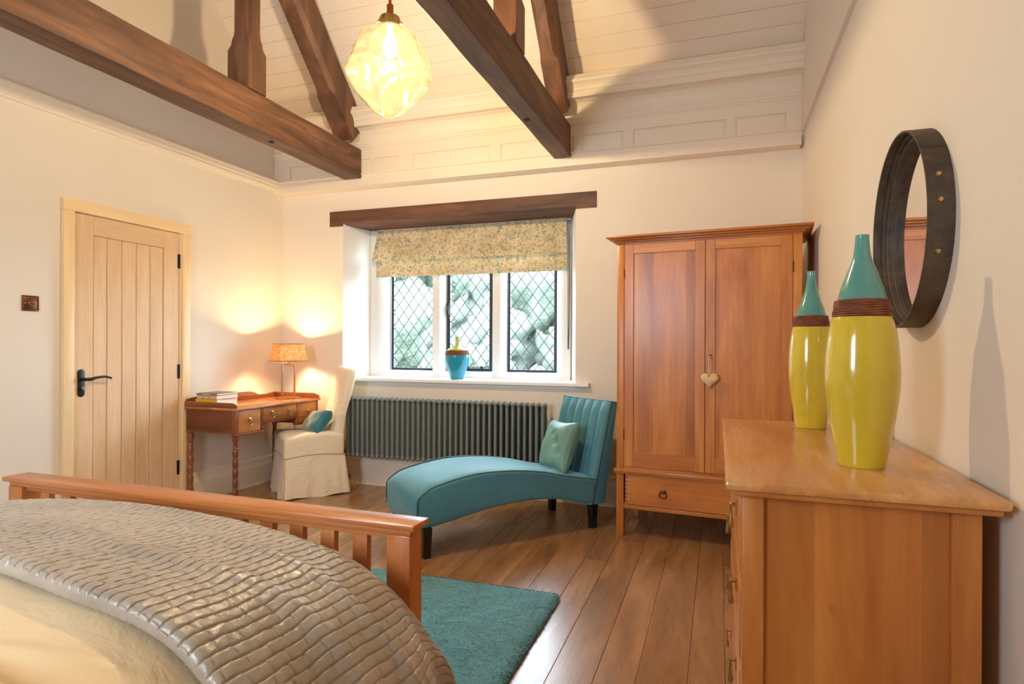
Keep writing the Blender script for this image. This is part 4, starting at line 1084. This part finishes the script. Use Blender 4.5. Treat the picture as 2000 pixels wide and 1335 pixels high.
# tighter rows at the border
def rem(t_, n=1):
    return t_
us = [0, .003, .006, .01]+[.01+.98*i/56 for i in range(1, 56)]+[.99, .994, .997, 1]; vs = [0, .002, .004, .007]+[.007+.986*i/76 for i in range(1, 76)]+[.993, .996, .998, 1]
def rug_grid(u, v): return rugf(us[round(u*(len(us)-1))], vs[round(v*(len(vs)-1))])
t = NT('teal_rug_pile'); c = t.coord(); f = t.noise(c, 9, 5, .65, 1.0); f2 = t.noise(c, 160, 3, .7)
a_ = t.ramp(f, [(.3, lin('2098B8')), (.7, lin('48BEDC'))]); g_ = t.ramp(f2, [(.3, (.80, .80, .80, 1)), (.65, (1.08, 1.08, 1.08, 1))])
t.l(t.mix(1.0, a_, g_, 'MULTIPLY'), t.b.inputs['Base Color']); t.set(Roughness=.95, Sheen_Weight=.6, Sheen_Roughness=.5)
n1 = t.bump(f2, .9, .012); n2 = t.bump(f, .9, .03, n1); M['rug'] = t.m
rug = thing('rug', 'teal shaggy rug on the floorboards beside the bed', 'rug', (0, 0, 0))
rug_grid_m = MB().grid(rug_grid, len(us)-1, len(vs)-1); rug_grid_m.build('pile', M['rug'], rug, angle=180)
bx((RX0+.004, RY0+.004, 0), (RX1-.004, RY1-.004, .010)).build('backing', plain('rug_backing', lin('5B4A42'), .9), rug)
tf = MB(); rr_ = random.Random(3)
def tuft(x, y, dx, dy):
    l_ = rr_.uniform(.012, .024); w_ = .0035; a = rr_.uniform(-.6, .6); ex, ey = dx*math.cos(a)-dy*math.sin(a), dx*math.sin(a)+dy*math.cos(a)
    z = rr_.uniform(.010, .026); tf.add([(x-ey*w_, y+ex*w_, z), (x+ey*w_, y-ex*w_, z), (x+ex*l_, y+ey*l_, max(.003, z-rr_.uniform(.002, .016)))], [(0, 1, 2)])
for k in range(2600): tuft(RX1-.006, rr_.uniform(1.0, RY1-.004), 1, 0)
for k in range(1500): tuft(rr_.uniform(-1.6, RX1-.004), RY1-.006, 0, 1)
for k in range(6000):
    x, y = rr_.uniform(-1.5, RX1-.01), rr_.uniform(1.3, RY1-.01); a = rr_.uniform(0, 6.28); h_ = rr_.uniform(.002, .005)
    tf.add([(x-.003*math.cos(a), y-.003*math.sin(a), .027), (x+.003*math.cos(a), y+.003*math.sin(a), .027), (x+rr_.uniform(-.008, .008), y+rr_.uniform(-.008, .008), .028+h_)], [(0, 1, 2)])
o = tf.build('tufts', M['rug'], rug, angle=180); o['kind'] = 'stuff'

# ------------------------------------------------------------------ bed
bd = thing('bed', 'cherry wood slatted bed frame, footboard towards the window', 'bed', (-1.6, 1.48, 0.028), R(-1.0))
# local coords: x -.84 .. .84, y = 0 is the centre of the footboard, bed runs to -2.05 ; z 0 is the rug top
bx((-.838, -.045, .635), (.838, .045, .652)).build('footboard_cap', M['cherry_x'], bd, bevel=.004)
bx((-.822, -.032, .618), (.822, .032, .6355)).build('footboard_rail', M['cherry_x'], bd, bevel=.005)
bx((-.748, -.018, .603), (.748, .018, .6185)).build('footboard_rail', M['cherry_x'], bd, bevel=.002)
for s_ in (-1, 1): bx((s_*.785-.036, -.034, 0), (s_*.785+.036, .034, .6185)).build('post', M['cherry_z'], bd, bevel=.003)
xs_ = -.665
while xs_ < .68:
    bx((xs_-.024, -.011, .20), (xs_+.024, .011, .6035)).build('slat', M['cherry_z'], bd, bevel=.002); xs_ += .1095
bx((-.748, -.016, .10), (.748, .016, .2005)).build('lower_rail', M['cherry_x'], bd, bevel=.002)
for s_ in (-1, 1): bx((s_*.79-.014, -2.02, .16), (s_*.79+.014, -.035, .32)).build('side_rail', M['cherry_y'], bd, bevel=.002)
for s_ in (-1, 1): bx((s_*.785-.036, -2.09, 0), (s_*.785+.036, -2.02, 1.05)).build('post', M['cherry_z'], bd, bevel=.003)
bx((-.838, -2.10, 1.05), (.838, -2.01, 1.078)).build('headboard_cap', M['cherry_x'], bd, bevel=.004)
bx((-.748, -2.07, .95), (.748, -2.04, 1.05)).build('headboard_rail', M['cherry_x'], bd, bevel=.002)
bx((-.748, -2.07, .40), (.748, -2.04, .48)).build('headboard_rail', M['cherry_x'], bd, bevel=.002)
xs_ = -.665
while xs_ < .68:
    bx((xs_-.024, -2.066, .48), (xs_+.024, -2.044, .95)).build('slat', M['cherry_z'], bd, bevel=.002); xs_ += .1095
# mattress
mt = thing('mattress', 'mattress hidden under the duvet on the bed frame', 'mattress', (-1.6, .46, .35))
MB().rbox((1.50, 1.90, .24), .04, 8).build('cover', M['sheet'], mt, angle=180)
mt.location = (-1.585, .44, .33+.0)
# --- section across the bed, shared by duvet and throw
sec_r = [(-1.60, .676), (-1.30, .666), (-1.05, .643), (-.93, .620), (-.85, .588), (-.775, .542), (-.71, .475), (-.665, .410), (-.630, .300), (-.605, .180), (-.59, .075)]
sec_l = [(-3.2-p[0]+.02, p[1]) for p in sec_r[::-1]]
path = np.array(sm(sec_l[:-1]+sec_r, 400)); seg = np.hypot(*np.diff(path, axis=0).T); arc = np.concatenate([[0], np.cumsum(seg)])
def nearlift(y): return .045*np.clip((1.22-y)/.42, 0, 1)-.008*np.clip((y-1.1)/.2, 0, 1)
def P_at(s):
    x = np.interp(s, arc, path[:, 0]); z = np.interp(s, arc, path[:, 1])
    dx = np.interp(s+.004, arc, path[:, 0])-np.interp(s-.004, arc, path[:, 0]); dz = np.interp(s+.004, arc, path[:, 1])-np.interp(s-.004, arc, path[:, 1])
    l = np.hypot(dx, dz)+1e-9; return x, z, -dz/l, dx/l
AL = arc[-1]
def npmesh(name, X, Y, Z, mat, parent=None):
    nu, nv = X.shape; V = np.stack([X, Y, Z], -1).reshape(-1, 3); i = np.arange(nu*nv).reshape(nu, nv)
    F = np.stack([i[:-1, :-1], i[1:, :-1], i[1:, 1:], i[:-1, 1:]], -1).reshape(-1, 4)
    me = bpy.data.meshes.new(name); me.vertices.add(len(V)); me.vertices.foreach_set('co', V.ravel().astype('f4'))
    me.loops.add(F.size); me.loops.foreach_set('vertex_index', F.ravel().astype('i4'))
    me.polygons.add(len(F)); me.polygons.foreach_set('loop_start', (np.arange(len(F))*4).astype('i4'))
    me.polygons.foreach_set('use_smooth', np.ones(len(F), bool)); me.update(calc_edges=True); me.validate()
    me.materials.append(mat); o = bpy.data.objects.new(name, me); COL.objects.link(o)
    if parent: o.parent = parent
    return o
# duvet
S_, Yv = np.meshgrid(np.linspace(.35, AL-.22, 260), np.linspace(-.50, 1.33, 240), indexing='ij')
x, z, nx__, nz__ = P_at(S_)
endr = np.clip((1.335-Yv)/.10, 0, 1); drop = .13*(1-np.sqrt(np.clip(1-(1-endr)**2, 0, 1)))
wr = .006*np.sin(6*S_+4*Yv+2*np.sin(3*Yv))+.005*np.sin(11*Yv-5*S_+1.5*np.sin(4*S_))+.003*np.sin(17*S_+9*Yv)
top_w = np.clip((z-.5)/.15, 0, 1)
for a0_, b0_, sl in ((.55, .7, .5), (1.4, .45, -.3), (1.75, .62, .35), (1.55, .30, .15), (2.0, .40, .6)):
    d = (Yv-b0_)-sl*(S_-a0_); wr += .010*np.exp(-(d/.022)**2)*np.exp(-((S_-a0_)/.28)**2)
off = -.030+wr
npmesh('duvet', x+nx__*off, Yv, z+nz__*off-drop*.9+nearlift(Yv)*np.clip((z-.3)/.3, 0, 1), M['duvet'])
dv = bpy.data.objects['duvet']; tag(dv, 'plump cream satin duvet covering the bed', 'duvet')
# folded sheet towards the pillows
S_, Yv = np.meshgrid(np.linspace(.40, AL-.28, 200), np.linspace(-.45, .60, 80), indexing='ij')
x, z, nx__, nz__ = P_at(S_)
roll = np.clip((.60-Yv)/.03, 0, 1); off = -.028+.020*np.sqrt(np.clip(1-(1-roll)**2, 0, 1))+.006*np.sin(7*S_+3*Yv)+.003*np.sin(15*S_-8*Yv)+.012*np.exp(-((Yv-.1)/.2)**2)
npmesh('top_sheet', x+nx__*off, Yv, z+nz__*off+nearlift(Yv)*np.clip((z-.3)/.3, 0, 1), M['sheet']); tag(bpy.data.objects['top_sheet'], 'white sheet folded back over the duvet at the bed head end', 'sheet')
# quilted throw
NS, NV = 2300, 340
ya, yb = .795, 1.372
vv = np.linspace(0, 1, NV)
s1_ = np.linspace(.02, AL, NS)
S_, V_ = np.meshgrid(s1_, vv, indexing='ij')
# v runs: under-roll (half circle), top, end tuck
rollr = .016; rl = PI*rollr; topl = yb-ya; endl = .20; tot = rl+topl+endl
t_ = V_*tot
Yv = np.zeros_like(t_); Hn = np.zeros_like(t_); Dn = np.zeros_like(t_)
m0 = t_ < rl; a = t_/rollr
Yv[m0] = (ya-np.sin(a)*rollr*1.0)[m0]; Hn[m0] = (-np.cos(a)*rollr)[m0]
m1 = (t_ >= rl) & (t_ < rl+topl); Yv[m1] = (ya+(t_-rl))[m1]; Hn[m1] = rollr
m2 = t_ >= rl+topl; q_ = (t_-rl-topl)/endl; Hn[m2] = rollr; Yv[m2] = (yb+.022*np.sin(np.clip(q_*3, 0, 1)*PI/2))[m2]; Dn[m2] = (q_*endl*.95)[m2]
# soften the shoulder near the foot
sh_ = np.clip((Yv-(yb-.10))/.10, 0, 1); Dn = Dn+.055*sh_**2
x, z, nx__, nz__ = P_at(S_)
# wobble of the hem edge
hem = .006*np.sin(S_*5)+.004*np.sin(S_*13)
# brick quilting
RW, BL = .0240, .050
yy = t_+.004*np.sin(S_*9+1)+.0025*np.sin(S_*41)
ss = S_+.0026*np.sin(t_*17+S_*7)+.0010*np.sin(t_*61+S_*19)
row = np.floor(ss/RW); fr_s = ss/RW-row
rnd = np.sin(row*12.9898)*43758.5453; rnd = rnd-np.floor(rnd)
bb = yy/BL+rnd*1.0+.08*np.sin(row*3.3+yy*20); colx = np.floor(bb); fr_b = bb-colx
ds = np.minimum(fr_s, 1-fr_s)*RW; db = np.minimum(fr_b, 1-fr_b)*BL
rn2 = np.sin(row*7.13+colx*31.7)*9731.7; rn2 = rn2-np.floor(rn2)
pad = .0055*(1-np.exp(-ds/.0012))+.0034*(1-np.exp(-db/.0014))+.0004*np.sin(PI*fr_s)
tiltp = (rn2-.5)*.0026*(fr_b-.5)*2
puck = .0010*np.sin(yy*210+rn2*20+3*np.sin(ss*50))*np.exp(-ds/.006)+.0004*np.sin(ss*150+yy*110+rn2*9)
ridge = np.zeros_like(S_)
for y0_, amp, wdt, ph in ((.40, .014, .022, .6), (.22, .010, .03, 2.0), (.52, .010, .02, 3.3)):
    cy = y0_+.03*np.sin(S_*2.1+ph)+.015*np.sin(S_*5+ph)
    ridge += amp*(.6+.4*np.sin(S_*3+ph))*np.exp(-((t_-rl-cy)/wdt)**2)
low = z < .62
drape = .016*np.sin(Yv*17+.8)*np.clip((.66-z)/.35, 0, 1)+.010*np.sin(Yv*31+S_*3)*np.clip((.6-z)/.3, 0, 1)
body = .008*np.sin(S_*3.1+.5)*np.sin(Yv*7)
hn = Hn+hem*0+(pad+tiltp+puck)*np.clip(t_/(rl*.5), .35, 1)+ridge+drape*np.clip((t_-rl*.8)/.1, 0, 1)+body*.6
X_ = x+nx__*hn; Z_ = z+nz__*hn+nearlift(Yv)*np.clip((z-.3)/.3, 0, 1)-Dn*np.clip(nz__*1.3, .15, 1); Yq = Yv+hem*np.clip(1-(t_-rl)/.12, 0, 1)
t = NT('quilted_satin'); t.set(Base_Color=lin('AE9C86'), Roughness=.26, Sheen_Weight=.25); t.b.inputs['Specular IOR Level'].default_value = .7
c = t.coord(); n_ = t.noise(c, 45, 5, .65, 1.8); t.bump(n_, .28, .006)
t.l(t.ramp(t.noise(c, 5, 3), [(.35, lin('A0968A')), (.65, lin('B4AA9C'))]), t.b.inputs['Base Color']); M['quilt'] = t.m
npmesh('quilted_throw', X_, Yq, Z_, M['quilt']); tag(bpy.data.objects['quilted_throw'], 'silvery taupe brick-quilted satin throw across the foot of the bed', 'throw')
